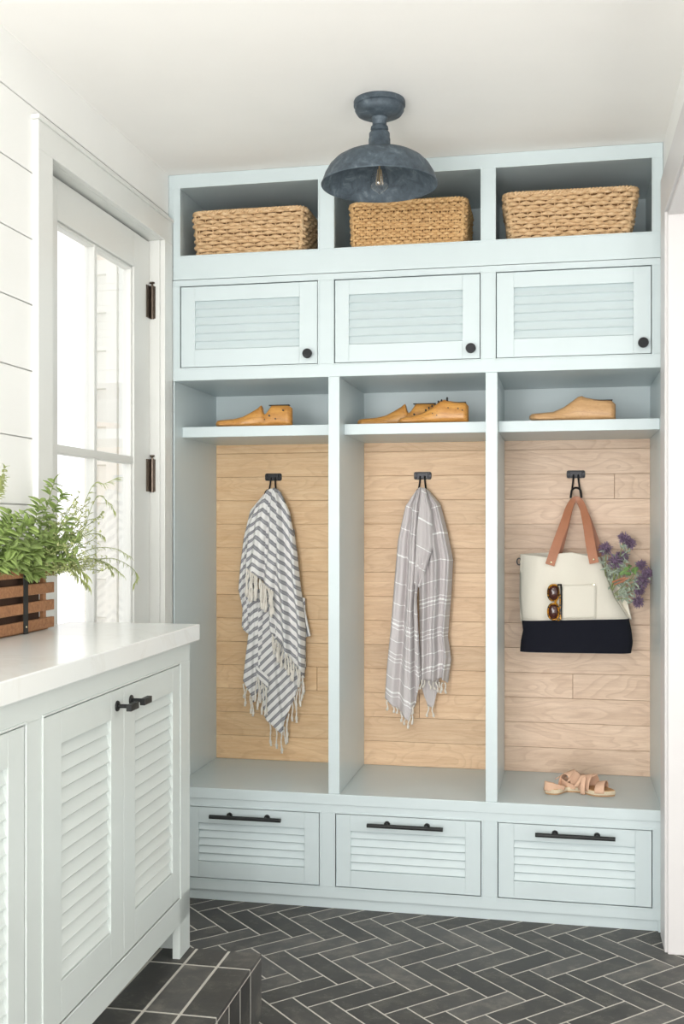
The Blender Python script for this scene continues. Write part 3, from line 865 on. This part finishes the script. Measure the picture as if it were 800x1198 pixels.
t2 = empty('grey_towel', (0,0,0))
tag(t2, 'light grey towel with fine white lines and short tassels hanging from the middle hook', 'towel')
def s_l(x, y): return (y - .55*(x-470) - 560)/280
def s_r(x, y): return (y + .28*(x-500) - 542)/262
def s_rr(x, y): return (y + 4 - .1*(x-515) - 542)/262
m = MB(); sheet(m, [(492,571),(499,572)], [(492,800),(500,826),(507,828),(513,800)], [(492,571),(490,690),(492,800)], [(499,572),(520,690),(513,800)], .462, 1.6, .006, s_r, 13, edge=.004, nu=40); m.build('back_fold', M['greycloth'], t2, smooth=True, angle=180, solid=.002)
m = MB(); sheet(m, [(492,571),(500,573)], [(492,795),(505,797),(517,793),(523,800)], [(492,571),(487,640),(491,720),(492,795)], [(500,573),(514,590),(522,620),(529,655),(527,695),(523,745),(527,772),(523,800)], lambda v: .440-.014*math.sin(PI*v), 2.6, .019, lambda x, y: s_r(x, y) if x < 515 else s_rr(x, y), 11, edge=.022, nu=90, nv=110); m.build('front_drape', M['greycloth'], t2, smooth=True, angle=180, solid=.002)
m = MB(); sheet(m, [(486,575),(491,570),(496,571)], [(450,817),(463,829),(478,843),(486,822),(492,795)], [(486,575),(474,592),(465,632),(461,680),(457,735),(452,785),(450,817)], [(496,571),(495,610),(492,650),(487,700),(490,760),(492,795)], lambda v: .426-.016*math.sin(PI*v), 2.3, .020, s_l, 12, jag=.004, edge=.018, nu=90, nv=110); m.build('front_drape', M['greycloth'], t2, smooth=True, angle=180, solid=.002)
m = MB(); sheet(m, [(493,571),(497,571)], [(484,683),(491,688)], [(493,571),(487,620),(484,683)], [(497,571),(505,600),(506,640),(491,688)], lambda v: .416-.012*math.sin(PI*v), 1.2, .006, lambda x, y: s_l(x, y)+.2, 14, edge=.010, nu=40, nv=70); m.build('front_drape', M['greycloth'], t2, smooth=True, angle=180, solid=.002)
tassels(t2, [(450,819),(466,831),(478,844)], .432, 5, .036, 11, .003)
tassels(t2, [(479,843),(485,824)], .430, 3, .05, 12, .003)
tassels(t2, [(492,797),(505,799),(523,801)], .432, 8, .040, 13, .003)
tassels(t2, [(500,828),(508,828)], .458, 2, .045, 14, .003)

# ================================================================= TOTE BAG
bag = empty('tote_bag', (0,0,0)); tag(bag, 'cream canvas tote with navy base and tan leather handles hanging from the right hook', 'bag')
YF, YK = .405, .475
def bagf(top, bot, left, right, yy, amp, seed, nu=50, nv=50, puff=.02, edge=.03):
    m = MB(); f_ = coons(top, bot, left, right); r = random.Random(seed)
    def fn(u, v):
        px, py = f_(u, v)
        e_ = (2*u-1)**6*edge
        p = on_y(px, py, yy)
        q = -puff*math.sin(PI*u)**.6*(.55+.45*math.sin(PI*v*.9)) + e_ + amp*math.sin(u*9+seed+v*1.3)*(1-v)**1.2 + amp*.6*math.sin(u*17+v*4)*(1-v)
        return (p.x, p.y+q, p.z)
    m.grid(fn, nu, nv, uv=lambda u, v: (u, v)); return m
top_f = [(609,649),(625,650),(640,652),(650,648),(668,646),(686,650),(697,652),(702,652)]
left_f = [(609,649),(608,672),(608,700),(610,726)]; right_f = [(702,652),(709,672),(720,700),(736,724)]
bot_f = [(610,727),(640,727.5),(674,727),(700,726),(736,725)]
fm = bagf(top_f, bot_f, left_f, right_f, YF, .0055, 1).build('front_panel', M['canvas'], bag, smooth=True, angle=180, solid=.003)
bm_ = bagf([(609,648),(650,646),(690,648),(706,655)], [(610,726),(674,728),(736,724)], [(609,648),(608,700),(610,726)], [(706,655),(722,676),(731,692),(733,703),(738,724)], YK, -.004, 2, puff=-.012, edge=-.03).build('back_panel', M['canvas'], bag, smooth=True, angle=180, solid=.003)
# folded side flap on the right
m = MB()
def fn(u, v):
    a = poly_at([(701,653),(708,672),(719,698),(736,724)], v); b_ = poly_at([(706,656),(723,679),(732,700),(738,724)], v)
    p = on_y(a[0]+(b_[0]-a[0])*u, a[1]+(b_[1]-a[1])*u, YF+.028+(YK-YF-.03)*u)
    return (p.x, p.y+.004*math.sin(v*26)*math.sin(PI*u)+.008*math.sin(PI*u), p.z)
m.grid(fn, 12, 40, uv=lambda u, v: (u, v)); m.build('side_gusset', M['canvas'], bag, smooth=True, angle=180, solid=.003)
m = MB()
def fn(u, v):
    p1 = on_y(609-1*math.sin(v*9), 649+(726-649)*v, YF+.03); p2 = on_y(609, 649+(726-649)*v, YK)
    p = p1.lerp(p2, u); return (p.x+.010*math.sin(PI*u)+.002, p.y, p.z)
m.grid(fn, 8, 20, uv=lambda u, v: (u, v)); m.build('side_gusset', M['canvas'], bag, smooth=True, angle=180, solid=.003)
# navy base : closed lofted box
m = MB()
lx_ = [(610,725.5),(611.5,738),(609,750),(608,762)]; rx_ = [(736,723.5),(739,738),(740.5,752),(738.5,764)]
def fn(u, v):
    a, b_ = poly_at(lx_, v), poly_at(rx_, v)
    A, B = on_y(a[0], a[1], YF), on_y(b_[0], b_[1], YF)
    cx, hw = (A.x+B.x)/2, (B.x-A.x)/2; ang = 2*PI*u; c_, s_ = math.cos(ang), math.sin(ang)
    x = cx + hw*(abs(c_)**.25)*(1 if c_ > 0 else -1)
    dpt = (YK-YF)/2 + .018 + .010*v
    y = (YF+YK)/2 + dpt*(abs(s_)**.5)*(1 if s_ > 0 else -1) - .004
    z = A.z+(B.z-A.z)*((x-A.x)/(B.x-A.x))
    return (x, min(y, DEP-.004), z)
m.grid(fn, 96, 12, closed=True); n = len(m.v)-96; m.face(list(range(n, n+96)))
m.build('navy_base', M['navy'], bag, smooth=True, angle=60)
m = MB(); m.tube([tuple(Vector(fn(.5+.5*k/30+.0, 0))+Vector((0,-.002,.001))) for k in range(31)], .0018, 6); m.build('seam_tape', M['canvas'], bag, smooth=True)
# pocket
m = MB()
def fn(u, v):
    a = (656+41*u, 684-.5*u+40*v)
    p = on_y(a[0], a[1], YF); uu = (a[0]-609)/122; vv = (a[1]-650)/76
    return (p.x, p.y-.02*math.sin(PI*uu)**.6*(.55+.45*math.sin(PI*vv*.9))-.0042-.003*(1-v), p.z)
m.grid(fn, 10, 10, uv=lambda u, v: (u, v)); m.build('pocket', M['canvas'], bag, smooth=True, solid=.0012)
m = MB(); m.lathe([(0,-.003),(.003,-.003),(.004,0)], tuple(on_y(694.5,684,YF-.028)), 10, 'y'); m.build('rivet', M['brass'], bag, smooth=True)
# handles
def strap(name, pts, wd, mat, parent, th=.004, ends=True):
    """flat strap through (px,py,y); width along the picture-independent in-plane normal"""
    P = [on_y(a, b_, y) for a, b_, y in pts]
    # resample
    Q = []
    for i in range(len(P)-1):
        p0 = P[max(i-1,0)]; p1 = P[i]; p2 = P[i+1]; p3 = P[min(i+2, len(P)-1)]
        for k in range(6):
            t_ = k/6; Q.append(.5*((2*p1)+(-p0+p2)*t_+(2*p0-5*p1+4*p2-p3)*t_*t_+(-p0+3*p1-3*p2+p3)*t_**3))
    Q.append(P[-1]); m = MB(); n = 0
    for i, p in enumerate(Q):
        t_ = (Q[min(i+1, len(Q)-1)]-Q[max(i-1, 0)]).normalized()
        w_ = wd(i/(len(Q)-1)) if callable(wd) else wd
        nn = Vector((0,-1,0)); sd = t_.cross(nn)
        if sd.length < .2: sd = Vector((1,0,0))
        sd.normalize(); nr = sd.cross(t_).normalized()
        for a, b_ in ((-1,-1),(1,-1),(1,1),(-1,1)): m.v.append(tuple(p+sd*a*w_/2+nr*b_*th/2))
        if i:
            for k in range(4):
                k2 = (k+1) % 4; m.face([(i-1)*4+k, (i-1)*4+k2, i*4+k2, i*4+k])
    m.face([3,2,1,0]); q = (len(Q)-1)*4; m.face([q,q+1,q+2,q+3])
    return m.build(name, mat, parent, bevel=.001, smooth=True, angle=50)
wdf = lambda s_: .036 - .018*math.exp(-((s_-.5)/.22)**2)
hf = strap('front_handle', [(643,661,.372),(650,640,.385),(659,615,.410),(665,596,.438),(669,587,.452),(674,583.0,.456),(679,587,.452),(683,598,.438),(687,615,.412),(691,640,.386),(695,659,.372)], wdf, M['leather'], bag)
strap('back_handle', [(651,655,.462),(660,620,.472),(667,594,.466),(674,585.5,.462),(681,594,.466),(690,615,.476),(702,651,.470)], lambda s_: .030-.013*math.exp(-((s_-.5)/.2)**2), M['leather'], bag)
for px, py in ((644.5,658), (694.5,654.5)):
    m = MB(); m.lathe([(0,-.005),(.0035,-.004),(.0045,-.001),(.0045,0)], tuple(on_y(px, py, .371)), 14, 'y'); m.build('rivet', M['brass'], hf, smooth=True)
# strap ring on left and small leather tie on right
m = MB(); c0 = on_y(607, 657, .44)
m.tube([(c0.x-.008*math.cos(q), c0.y, c0.z+.013*math.sin(q)) for q in [2*PI*k/16 for k in range(16)]], .0025, 6, closed=True); m.build('side_ring', M['hook'], bag, smooth=True)
strap('leather_tie', [(716,681,.405),(722,679,.39),(731,676,.38)], .007, M['leather'], bag, .003)
strap('leather_tie', [(718,684,.41),(726,681,.385),(735,676,.375)], .006, M['leather'], bag, .003)

# sunglasses
sg = empty('sunglasses', (0,0,0)); tag(sg, 'tortoiseshell sunglasses hooked by one arm on the pocket of the tote bag', 'sunglasses')
YS = YF-.045
def lens_pts(cx, cy, n=28, k=1.0):
    o = []
    for i in range(n):
        a = 2*PI*i/n; c_, s_ = math.cos(a), math.sin(a)
        x = cx + (abs(c_)**.8)*(1 if c_ > 0 else -1)*(7.4 if c_ < 0 else 5.2)*k
        y = cy + (abs(s_)**.85)*(1 if s_ > 0 else -1)*9.4*k
        o.append((x, y))
    return o
for cy in (693.5, 715.5):
    fr_ = MB(); fr_.tube([tuple(on_y(a, b_, YS)) for a, b_ in lens_pts(648.2, cy)], .0034, 8, closed=True, up=(0,1,0)); fr_.build('rim', M['tort'], sg, smooth=True)
    ln = MB(); pts = [on_y(a, b_, YS) for a, b_ in lens_pts(648.2, cy)]; c0 = on_y(648.2, cy, YS-.006); n = len(pts)
    ln.v = [tuple(p) for p in pts]+[tuple(c0)]+[tuple(p.lerp(c0,.5)+Vector((0,-.0015,0))) for p in pts]
    for i in range(n):
        j = (i+1) % n; ln.face([i, j, n+1+j, n+1+i]); ln.face([n+1+i, n+1+j, n])
    ln.build('lens', M['lens'], sg, smooth=True, solid=.0015)
m = MB(); m.tube([tuple(on_y(a, b_, YS-.002)) for a, b_ in ((651,701.5),(649.5,704.5),(651,707.5))], .004, 8); m.build('bridge', M['tort'], sg, smooth=True)
m = MB(); m.tube([tuple(on_y(a, b_, y)) for a, b_, y in ((652,684.5,YS),(656,684.0,YS+.004),(656.5,690,YS+.008),(656.8,705,YS+.009),(656.2,722,YS+.008),(653.5,727,YS+.008))], [.004,.0045,.0035,.0028,.003,.004], 8); m.build('temple', M['black'], sg, smooth=True)
m = MB(); m.tube([tuple(on_y(a, b_, y)) for a, b_, y in ((652,725.5,YS),(655.5,725,YS+.003),(655.0,712,YS+.010),(655,695,YS+.012))], [.004,.0035,.0028,.0028], 8); m.build('temple', M['tort'], sg, smooth=True)

# flowers in the bag
fb = empty('dried_flower_bunch', (0,0,0)); tag(fb, 'bunch of dusty purple flowers with grey-green leaves poking out of the tote bag', 'flowers')
def leaf(mb, p, d, up, ln, wd, bend=.25):
    d = d.normalized(); s_ = d.cross(up)
    if s_.length < 1e-3: s_ = d.orthogonal()
    s_.normalize(); n_ = s_.cross(d)
    b0 = len(mb.v); K = 5
    for k in range(K+1):
        t_ = k/K; w_ = wd*math.sin(PI*min(1, t_*.9+.08))**.8*(1-.25*t_)
        c0 = p + d*ln*t_ - n_*bend*ln*t_*t_
        mb.v += [tuple(c0-s_*w_/2+n_*w_*.16), tuple(c0), tuple(c0+s_*w_/2+n_*w_*.16)]
    for k in range(K):
        a = b0+k*3; mb.face([a, a+1, a+4, a+3]); mb.face([a+1, a+2, a+5, a+4])
rf = random.Random(5)
def flower_head(px, py, y, r):
    m = MB(); c0 = on_y(px, py, y)
    for i in range(70):
        z = 1-2*(i+.5)/70; a = i*2.39996; q = math.sqrt(1-z*z); d = Vector((q*math.cos(a), q*math.sin(a), z))
        k = r*rf.uniform(.8, 1.15)
        leaf(m, c0+d*k*.45, d+Vector((rf.uniform(-.3,.3),rf.uniform(-.3,.3),rf.uniform(-.3,.3))), Vector((rf.random(),rf.random(),rf.random())), k*.8, .006, .2)
    m.lathe([(0,-r*.45),(r*.4,-r*.2),(r*.45,.1*r),(r*.3,r*.4),(0,r*.5)], tuple(c0), 8)
    m.build('flower_head', M['purple'], fb, solid=.0006)
heads = [(708,642,.42,.024),(730,629,.40,.021),(737,636,.41,.021),(719,657,.40,.026),(729,651,.42,.020),(750,661,.42,.019),(757,670,.41,.018),(752,679,.40,.025),(748,690,.42,.020),(746,704,.40,.021),(724,652,.44,.018)]
for h_ in heads: flower_head(*h_)
m = MB(); root = on_y(712, 700, .44)
for px, py, y, r in heads:
    p = on_y(px, py, y); mid = root.lerp(p, .55)+Vector((rf.uniform(-.01,.01), -.01, rf.uniform(-.01,.01)))
    m.tube([tuple(root), tuple(mid), tuple(p)], .0016, 5)
m.build('stems', M['stem'], fb, smooth=True)
m = MB()
for i in range(220):
    px, py, y, r = rf.choice(heads); k = rf.uniform(.35, .95); p = root.lerp(on_y(px, py, y), k)+Vector((rf.uniform(-.014,.014),rf.uniform(-.012,.012),rf.uniform(-.012,.012)))
    leaf(m, p, Vector((rf.uniform(-1,1),rf.uniform(-.8,.2),rf.uniform(-.6,1))), Vector((0,-1,.3)), rf.uniform(.016,.034), rf.uniform(.005,.009))
m.build('dusty_leaves', M['sage'], fb, solid=.0006)
m = MB()
for px, py in ((741,664),(737,661),(743,669),(746,664),(730,667),(738,672),(725,672)):
    leaf(m, on_y(px, py, .40), Vector((rf.uniform(-.6,1),-.4,rf.uniform(-.4,.7))), Vector((0,-1,.2)), rf.uniform(.022,.038), .018)
m.build('green_leaves', M['green'], fb, solid=.0006)

# ================================================================= SANDALS
def sandal(label, heel, toe, z0, side, variant):
    hx, tx = Vector(heel), Vector(toe); d = tx-hx; L_ = d.length; rz = math.atan2(d.y, d.x)
    e = empty('sandal', (hx.x, hx.y, z0), rz); tag(e, label, 'sandal', 'pair of sandals on the bench')
    def half(t_):      # half width along the sole, local x from heel 0 to toe 1
        a = .30*math.sin(PI*min(1, max(0, t_*1.0)))**.5
        ball = .040*math.exp(-((t_-.70)/.22)**2); hl = .030*math.exp(-((t_-.15)/.16)**2); wst = .026
        w_ = max(wst, ball, hl) if 0 else (wst*.5 + .7*ball + .6*hl)
        return w_*min(1, math.sqrt(max(0, t_/.07))) * min(1, math.sqrt(max(0, (1-t_)/.10)))
    def outline(k, n=40):
        p = []
        for i in range(n+1): t_ = i/n; p.append((t_*L_, -half(t_)*k))
        for i in range(n-1, 0, -1): t_ = i/n; p.append((t_*L_, half(t_)*k))
        return p
    m = MB(); m.poly_prism(outline(.98), 0, .006, 'z'); m.build('outsole', M['rubber'], e, bevel=.001)
    m = MB(); m.poly_prism(outline(1.0), .006, .018, 'z')
    for zz in (.0085, .013, .0168): m.tube([(x, y, zz) for x, y in outline(1.03)], .0028, 6, closed=True)
    m.build('rope_midsole', M['rope_sole'], e, smooth=True, angle=40)
    m = MB(); m.poly_prism(outline(.95), .018, .0215, 'z'); m.build('insole', M['insole'], e, bevel=.001)
    def band(name, t0, t1, hgt, skew=0.0, seg=20):
        m = MB()
        def fn(u, v):
            ta = t0+(t1-t0)*v + skew*(u-.5); w_ = half(min(.97, max(.03, ta)))+.003; a = PI*u
            return (ta*L_, -w_*math.cos(a)*(1.0 if abs(math.cos(a)) < .98 else 1), .012 + (hgt+(.008*(1-v)))*math.sin(a)**.75)
        m.grid(fn, seg, 8, uv=lambda u, v: (u, v)); m.build(name, M['suede'], e, smooth=True, angle=180, solid=.0028)
    band('toe_strap', .84, .68, .032, .03*side)
    band('instep_strap', .62, .40, .052, -.10*side)
    # heel counter and ankle strap
    m = MB()
    def fn(u, v):
        a = PI*(u-.5)*1.15; w_ = .030
        x = .052 - .056*math.cos(a*.98) ; y = w_*math.sin(a)
        return (x+.004*v, y, .014 + v*(.017+.016*math.cos(a)))
    m.grid(fn, 24, 6, uv=lambda u, v: (u, v)); m.build('heel_strap', M['suede'], e, smooth=True, angle=180, solid=.0028)
    m = MB()
    def fn(u, v):
        k = u; y = -.030+.060*k
        x = .05+.055*math.sin(PI*k)+ (.02 if k < .5 else .02)
        return (x+.016*v, y*(1.02), .040+.030*math.sin(PI*k)+.004*v)
    m.grid(fn, 24, 4, uv=lambda u, v: (u, v)); m.build('ankle_strap', M['suede'], e, smooth=True, angle=180, solid=.0025)
    if variant:
        m = MB()
        def fn(u, v): return (.092+.016*u-.004*v, -.040-.010*math.sin(v*3), .066-.064*v)
        m.grid(fn, 4, 16, uv=lambda u, v: (u, v)); m.build('hanging_tie', M['suede'], e, smooth=True, angle=180, solid=.0025)
        m = MB()
        def fn(u, v): return (.060+.03*v+.016*u, -.038-.004*math.sin(v*3), .026+.045*v)
        m.grid(fn, 4, 16, uv=lambda u, v: (u, v)); m.build('side_strap', M['suede'], e, smooth=True, angle=180, solid=.0025)
    return e
def onz(px, py, z):
    a = ray(px, py); t_ = (z-CAM[2])/a.z; return (a.x*t_, CAM[1]+a.y*t_)
BZ = .4255
h1 = (-.050, .150); t1_ = (.115, .300)
sandal('blush suede sandal at left rear of the bench pair, heel strap showing', h1, t1_, BZ, 1, False)
sandal('blush suede sandal in front, toe to the right with a loose tie over the bench', (-.022, .215) if 0 else (.005, .235), (.180, .105) if 0 else (.196, .168), BZ, -1, True)

# ================================================================= CRATE AND GREENERY
CX1, CX0, CY1, CY0, CZ0 = -1.387, -1.452, -1.090, -1.62, 1.126
cr = empty('wooden_crate', ((CX0+CX1)/2, (CY0+CY1)/2, CZ0)); tag(cr, 'slatted brown wooden crate with black metal straps on the white worktop', 'crate')
ox, oy = (CX0+CX1)/2, (CY0+CY1)/2
hx, hy = (CX1-CX0)/2, (CY1-CY0)/2
for i in range(4):
    z = .004+i*.048
    for sx in (1, -1):
        m = MB(); a = sx*hx; m.box(min(a, a-sx*.009), max(a, a-sx*.009), -hy, hy, z, z+.029, random.random()); m.build('long_slat', M['crate'], cr, bevel=.0015)
for sy in (1, -1):
    for i in range(4):
        z = .004+i*.048; m = MB(); a = sy*(hy-.022); m.box(-hx+.009, hx-.009, a-.008, a, z, z+.029, random.random()); m.build('end_slat', M['crate'], cr, bevel=.001)
    m = MB(); a = sy*(hy-.036); m.box(hx-.020, hx-.010, a-.012, a+.006, 0, .172, .4); m.box(-hx+.010, -hx+.020, a-.012, a+.006, 0, .172, .4); m.build('corner_post', M['crate'], cr)
m = MB(); m.box(-hx+.021, hx-.021, -hy+.05, hy-.05, .009, .15, .3); m.build('dark_filler', plain('crate_inner_dark', (70,48,34), .95), cr)  # dark brown box added for the darkness inside the crate
m = MB(); m.box(-hx+.009, hx-.009, -hy+.02, hy-.02, .0, .008, .3); m.build('crate_base', M['crate'], cr)
for yc in (.098, -.17):
    m = MB(); z1 = .208
    m.box(hx, hx+.0025, yc-.012, yc+.012, -.0005, z1); m.box(-hx-.0025, -hx, yc-.012, yc+.012, -.0005, z1); m.box(-hx-.0025, hx+.0025, yc-.012, yc+.012, z1-.0005, z1+.002)
    m.build('metal_strap', M['black_flat'], cr, bevel=.001)
    m = MB(); m.lathe([(0,.004),(.003,.003),(.0035,.002)], (hx+.001, yc, .018), 8, 'x'); m.build('rivet', M['brass'], cr)

rg = random.Random(21)
def bez(a, b_, c_, n=10):
    return [a*(1-t_)**2+b_*2*t_*(1-t_)+c_*t_*t_ for t_ in [k/n for k in range(n+1)]]
XP = -1.385
def branch(sm, lm, base, ctrl, tip, lsize, lw, dens, r=.002, n=12, spread=1.0):
    P = bez(base, ctrl, tip, n); sm.tube([tuple(p) for p in P], [r*(1-.6*k/n) for k in range(n+1)], 5)
    for k in range(2, n+1):
        t_ = (P[k]-P[k-1]).normalized()
        for q in range(dens):
            a = rg.uniform(0, 2*PI); sd = t_.orthogonal().normalized(); sd.rotate(Matrix.Rotation(a, 3, t_))
            sz = lsize*rg.uniform(.6, 1.2)*(1 if k < n else 1.1)
            p = P[k-1].lerp(P[k], rg.random())
            dd = (t_*rg.uniform(.3, .9)+sd*spread)
            if p.x + dd.x*sz < -1.435: dd.x = abs(dd.x)
            leaf(lm, p, dd, Vector((rg.uniform(-.3,.9),-.4,1)), sz, sz*lw)
def base_pt(): return Vector((rg.uniform(-1.436, -1.40), rg.uniform(-1.42, -1.13), 1.28))
def P(px, py, x): return on_x(px, py, x)
# broad-leaved greenery
g1 = empty('leafy_greenery', (-1.42, -1.25, 1.14)); tag(g1, 'bright green broad-leaved branches rising out of the wooden crate', 'plant')
s1, l1 = MB(), MB(); off = Vector(g1.location)
tips = [(64,562),(72,578),(48,585),(28,598),(14,612),(8,625),(38,612),(55,603),(30,628),(52,632),(66,618),(18,640),(40,648),(75,640),(60,655),(22,655),(85,622),(5,650),(70,660),(48,668),(82,606),(36,640),(88,650),(12,600),(92,634)]
for i, (a, b_) in enumerate(tips):
    tip = P(a, b_, rg.uniform(-1.395, -1.30)); ba = base_pt(); ba.y = min(tip.y-.02, ba.y) 
    mid = (ba+tip)/2+Vector((.02, rg.uniform(-.04,.01), rg.uniform(.0,.04)))
    branch(s1, l1, ba, mid, tip, .031, .50, 4, .0016)
for mb in (s1, l1): mb.v = [tuple(Vector(v)-off) for v in mb.v]
s1.build('stems', M['stem'], g1, smooth=True); l1.build('broad_leaves', M['leaf'], g1, smooth=True, angle=180, solid=.0006)
# airy budded stems
g2_ = empty('budded_stems', (-1.41, -1.20, 1.14)); tag(g2_, 'airy stems with tiny pale buds fanning from the crate towards the door glass', 'plant')
s2_, l2_ = MB(), MB(); off = Vector(g2_.location)
tips = [(92,580),(104,588),(100,600),(112,608),(98,615),(108,632),(112,648),(118,655),(102,660),(96,668),(90,598),(86,588),(112,662),(120,668),(100,640),(94,650),(80,668),(108,620),(84,640)]
for a, b_ in tips:
    tip = P(a, b_, rg.uniform(-1.37, -1.28)); ba = base_pt(); ba.y = max(ba.y, -1.25); mid = (ba+tip)/2+Vector((.01, 0, rg.uniform(.0,.03)))
    Pn = bez(ba, mid, tip, 12); s2_.tube([tuple(p) for p in Pn], .0011, 4)
    for k in range(4, 13):
        for q in range(3):
            dd = Vector((rg.uniform(-.6,1), rg.uniform(-.5,1), rg.uniform(-.5,1))).normalized()*rg.uniform(.010,.026)
            e_ = Pn[k]+dd
            if e_.x < -1.436: e_.x = -1.43
            s2_.tube([tuple(Pn[k]), tuple(e_)], .0006, 3)
            for _ in range(2):
                leaf(l2_, e_, Vector((rg.uniform(-1,1),rg.uniform(-1,1),rg.uniform(-.5,1))), Vector((0,.3,1)), rg.uniform(.006,.011), .005)
for mb in (s2_, l2_): mb.v = [tuple(Vector(v)-off) for v in mb.v]
s2_.build('stems', M['stem'], g2_, smooth=True); l2_.build('tiny_buds', M['leaf2'], g2_, solid=.0006)
# long arching wisps
g3 = empty('arching_wisps', (-1.41, -1.15, 1.14)); tag(g3, 'long thin arching wisps reaching right across the door glass', 'plant')
s3_, l3_ = MB(), MB(); off = Vector(g3.location)
def wisp(pxs, x0_, x1_, dens=2, ls=.018, lw=.16):
    n = len(pxs); pts = [P(a, b_, x0_+(x1_-x0_)*k/(n-1)) for k, (a, b_) in enumerate(pxs)]
    ba = Vector((-1.42, pts[0].y-.10, 1.27)); pts = [ba]+pts
    Q = []
    for i in range(len(pts)-1):
        p0 = pts[max(i-1,0)]; p1 = pts[i]; p2 = pts[i+1]; p3 = pts[min(i+2, len(pts)-1)]
        for k in range(5):
            t_ = k/5; Q.append(.5*((2*p1)+(-p0+p2)*t_+(2*p0-5*p1+4*p2-p3)*t_*t_+(-p0+3*p1-3*p2+p3)*t_**3))
    Q.append(pts[-1]); s3_.tube([tuple(p) for p in Q], [.0013*(1-.5*k/len(Q)) for k in range(len(Q))], 4)
    for k in range(6, len(Q)):
        t_ = (Q[k]-Q[k-1]).normalized()
        for q in range(dens):
            leaf(l3_, Q[k], t_*.9+Vector((rg.uniform(-.2,.4),rg.uniform(-.2,.4),rg.uniform(-.7,.2))), Vector((.5,-.3,1)), ls*rg.uniform(.6,1.3), ls*lw, .5)
wisp([(85,625),(107,570),(122,566),(135,560)], -1.38, -1.28)
wisp([(88,640),(112,583),(126,587),(134,598)], -1.38, -1.28)
wisp([(90,650),(112,641),(135,642),(150,650)], -1.38, -1.27)
wisp([(92,655),(115,654),(135,654),(155,665),(160,676),(156,684)], -1.38, -1.26)
wisp([(95,655),(118,656),(130,662),(141,671)], -1.38, -1.28)
wisp([(95,657),(118,657),(126,662),(132,670)], -1.38, -1.28)
wisp([(85,635),(110,624),(122,628)], -1.38, -1.29)
wisp([(80,655),(70,655),(85,668),(102,684)], -1.38, -1.27, 3, .022, .35)
wisp([(72,655),(85,660),(100,673)], -1.38, -1.28, 3, .022, .35)
wisp([(60,640),(95,612),(113,606),(120,598)], -1.38, -1.29, 2, .010, .5)
wisp([(-12,600),(-2,575),(3,560),(5,548)], -1.36, -1.30, 3, .016, .4)
wisp([(-14,600),(-6,578),(0,570),(1,560)], -1.36, -1.30, 3, .016, .4)
for mb in (s3_, l3_): mb.v = [tuple(Vector(v)-off) for v in mb.v]
s3_.build('stems', M['stem'], g3, smooth=True); l3_.build('narrow_leaves', M['leaf3'], g3, solid=.0006)

# ================================================================= LIGHT
wd = bpy.data.worlds.new('world'); bpy.context.scene.world = wd; wd.use_nodes = True
bg = wd.node_tree.nodes['Background']; bg.inputs[0].default_value = (.98, .99, 1.0, 1); bg.inputs[1].default_value = 1.7
def area(name, loc, target, sx, sy, power, col=(1,1,1)):
    l_ = bpy.data.lights.new(name, 'AREA'); l_.shape = 'RECTANGLE'; l_.size = sx; l_.size_y = sy; l_.energy = power; l_.color = col
    o = bpy.data.objects.new(name, l_); C.objects.link(o); o.location = loc
    o.rotation_euler = (Vector(target)-Vector(loc)).to_track_quat('-Z', 'Y').to_euler(); return o
# added area lights
area('rear_fill', (-.3, -5.9, 1.0), (-.3, 0, 2.2), 2.6, 1.8, 140, (1, .99, .975))  # added fill behind the camera, tilted up to brighten the ceiling
area('left_area_light', (XL+.03, -3.5, 1.5), (.3, -.9, 1.5), 1.6, 1.6, 56, (1, .99, .98))  # added light without a window, gives the direction from the left
area('side_room_fill', (1.46, -1.9, 1.5), (-1.4, -1.5, 1.5), 1.8, 1.9, 36, (1, .99, .98))  # added fill to brighten the left wall and cabinet fronts

cam = bpy.data.cameras.new('camera'); co = bpy.data.objects.new('camera', cam); C.objects.link(co)
cam.sensor_fit = 'VERTICAL'; cam.sensor_height = 36.0; cam.lens = F_PX/1198*36.0
cam.shift_y = -(599-HORIZON)/1198*-1*-1 if False else (HORIZON-599)/1198
co.location = CAM; co.rotation_euler = (PI/2, 0, YAW)
cam.clip_start = .05
bpy.context.scene.camera = co
vs = bpy.context.scene.view_settings
vs.view_transform = 'Standard'; vs.look = 'None'; vs.gamma = 1; vs.use_curve_mapping = False; vs.exposure = 0.0
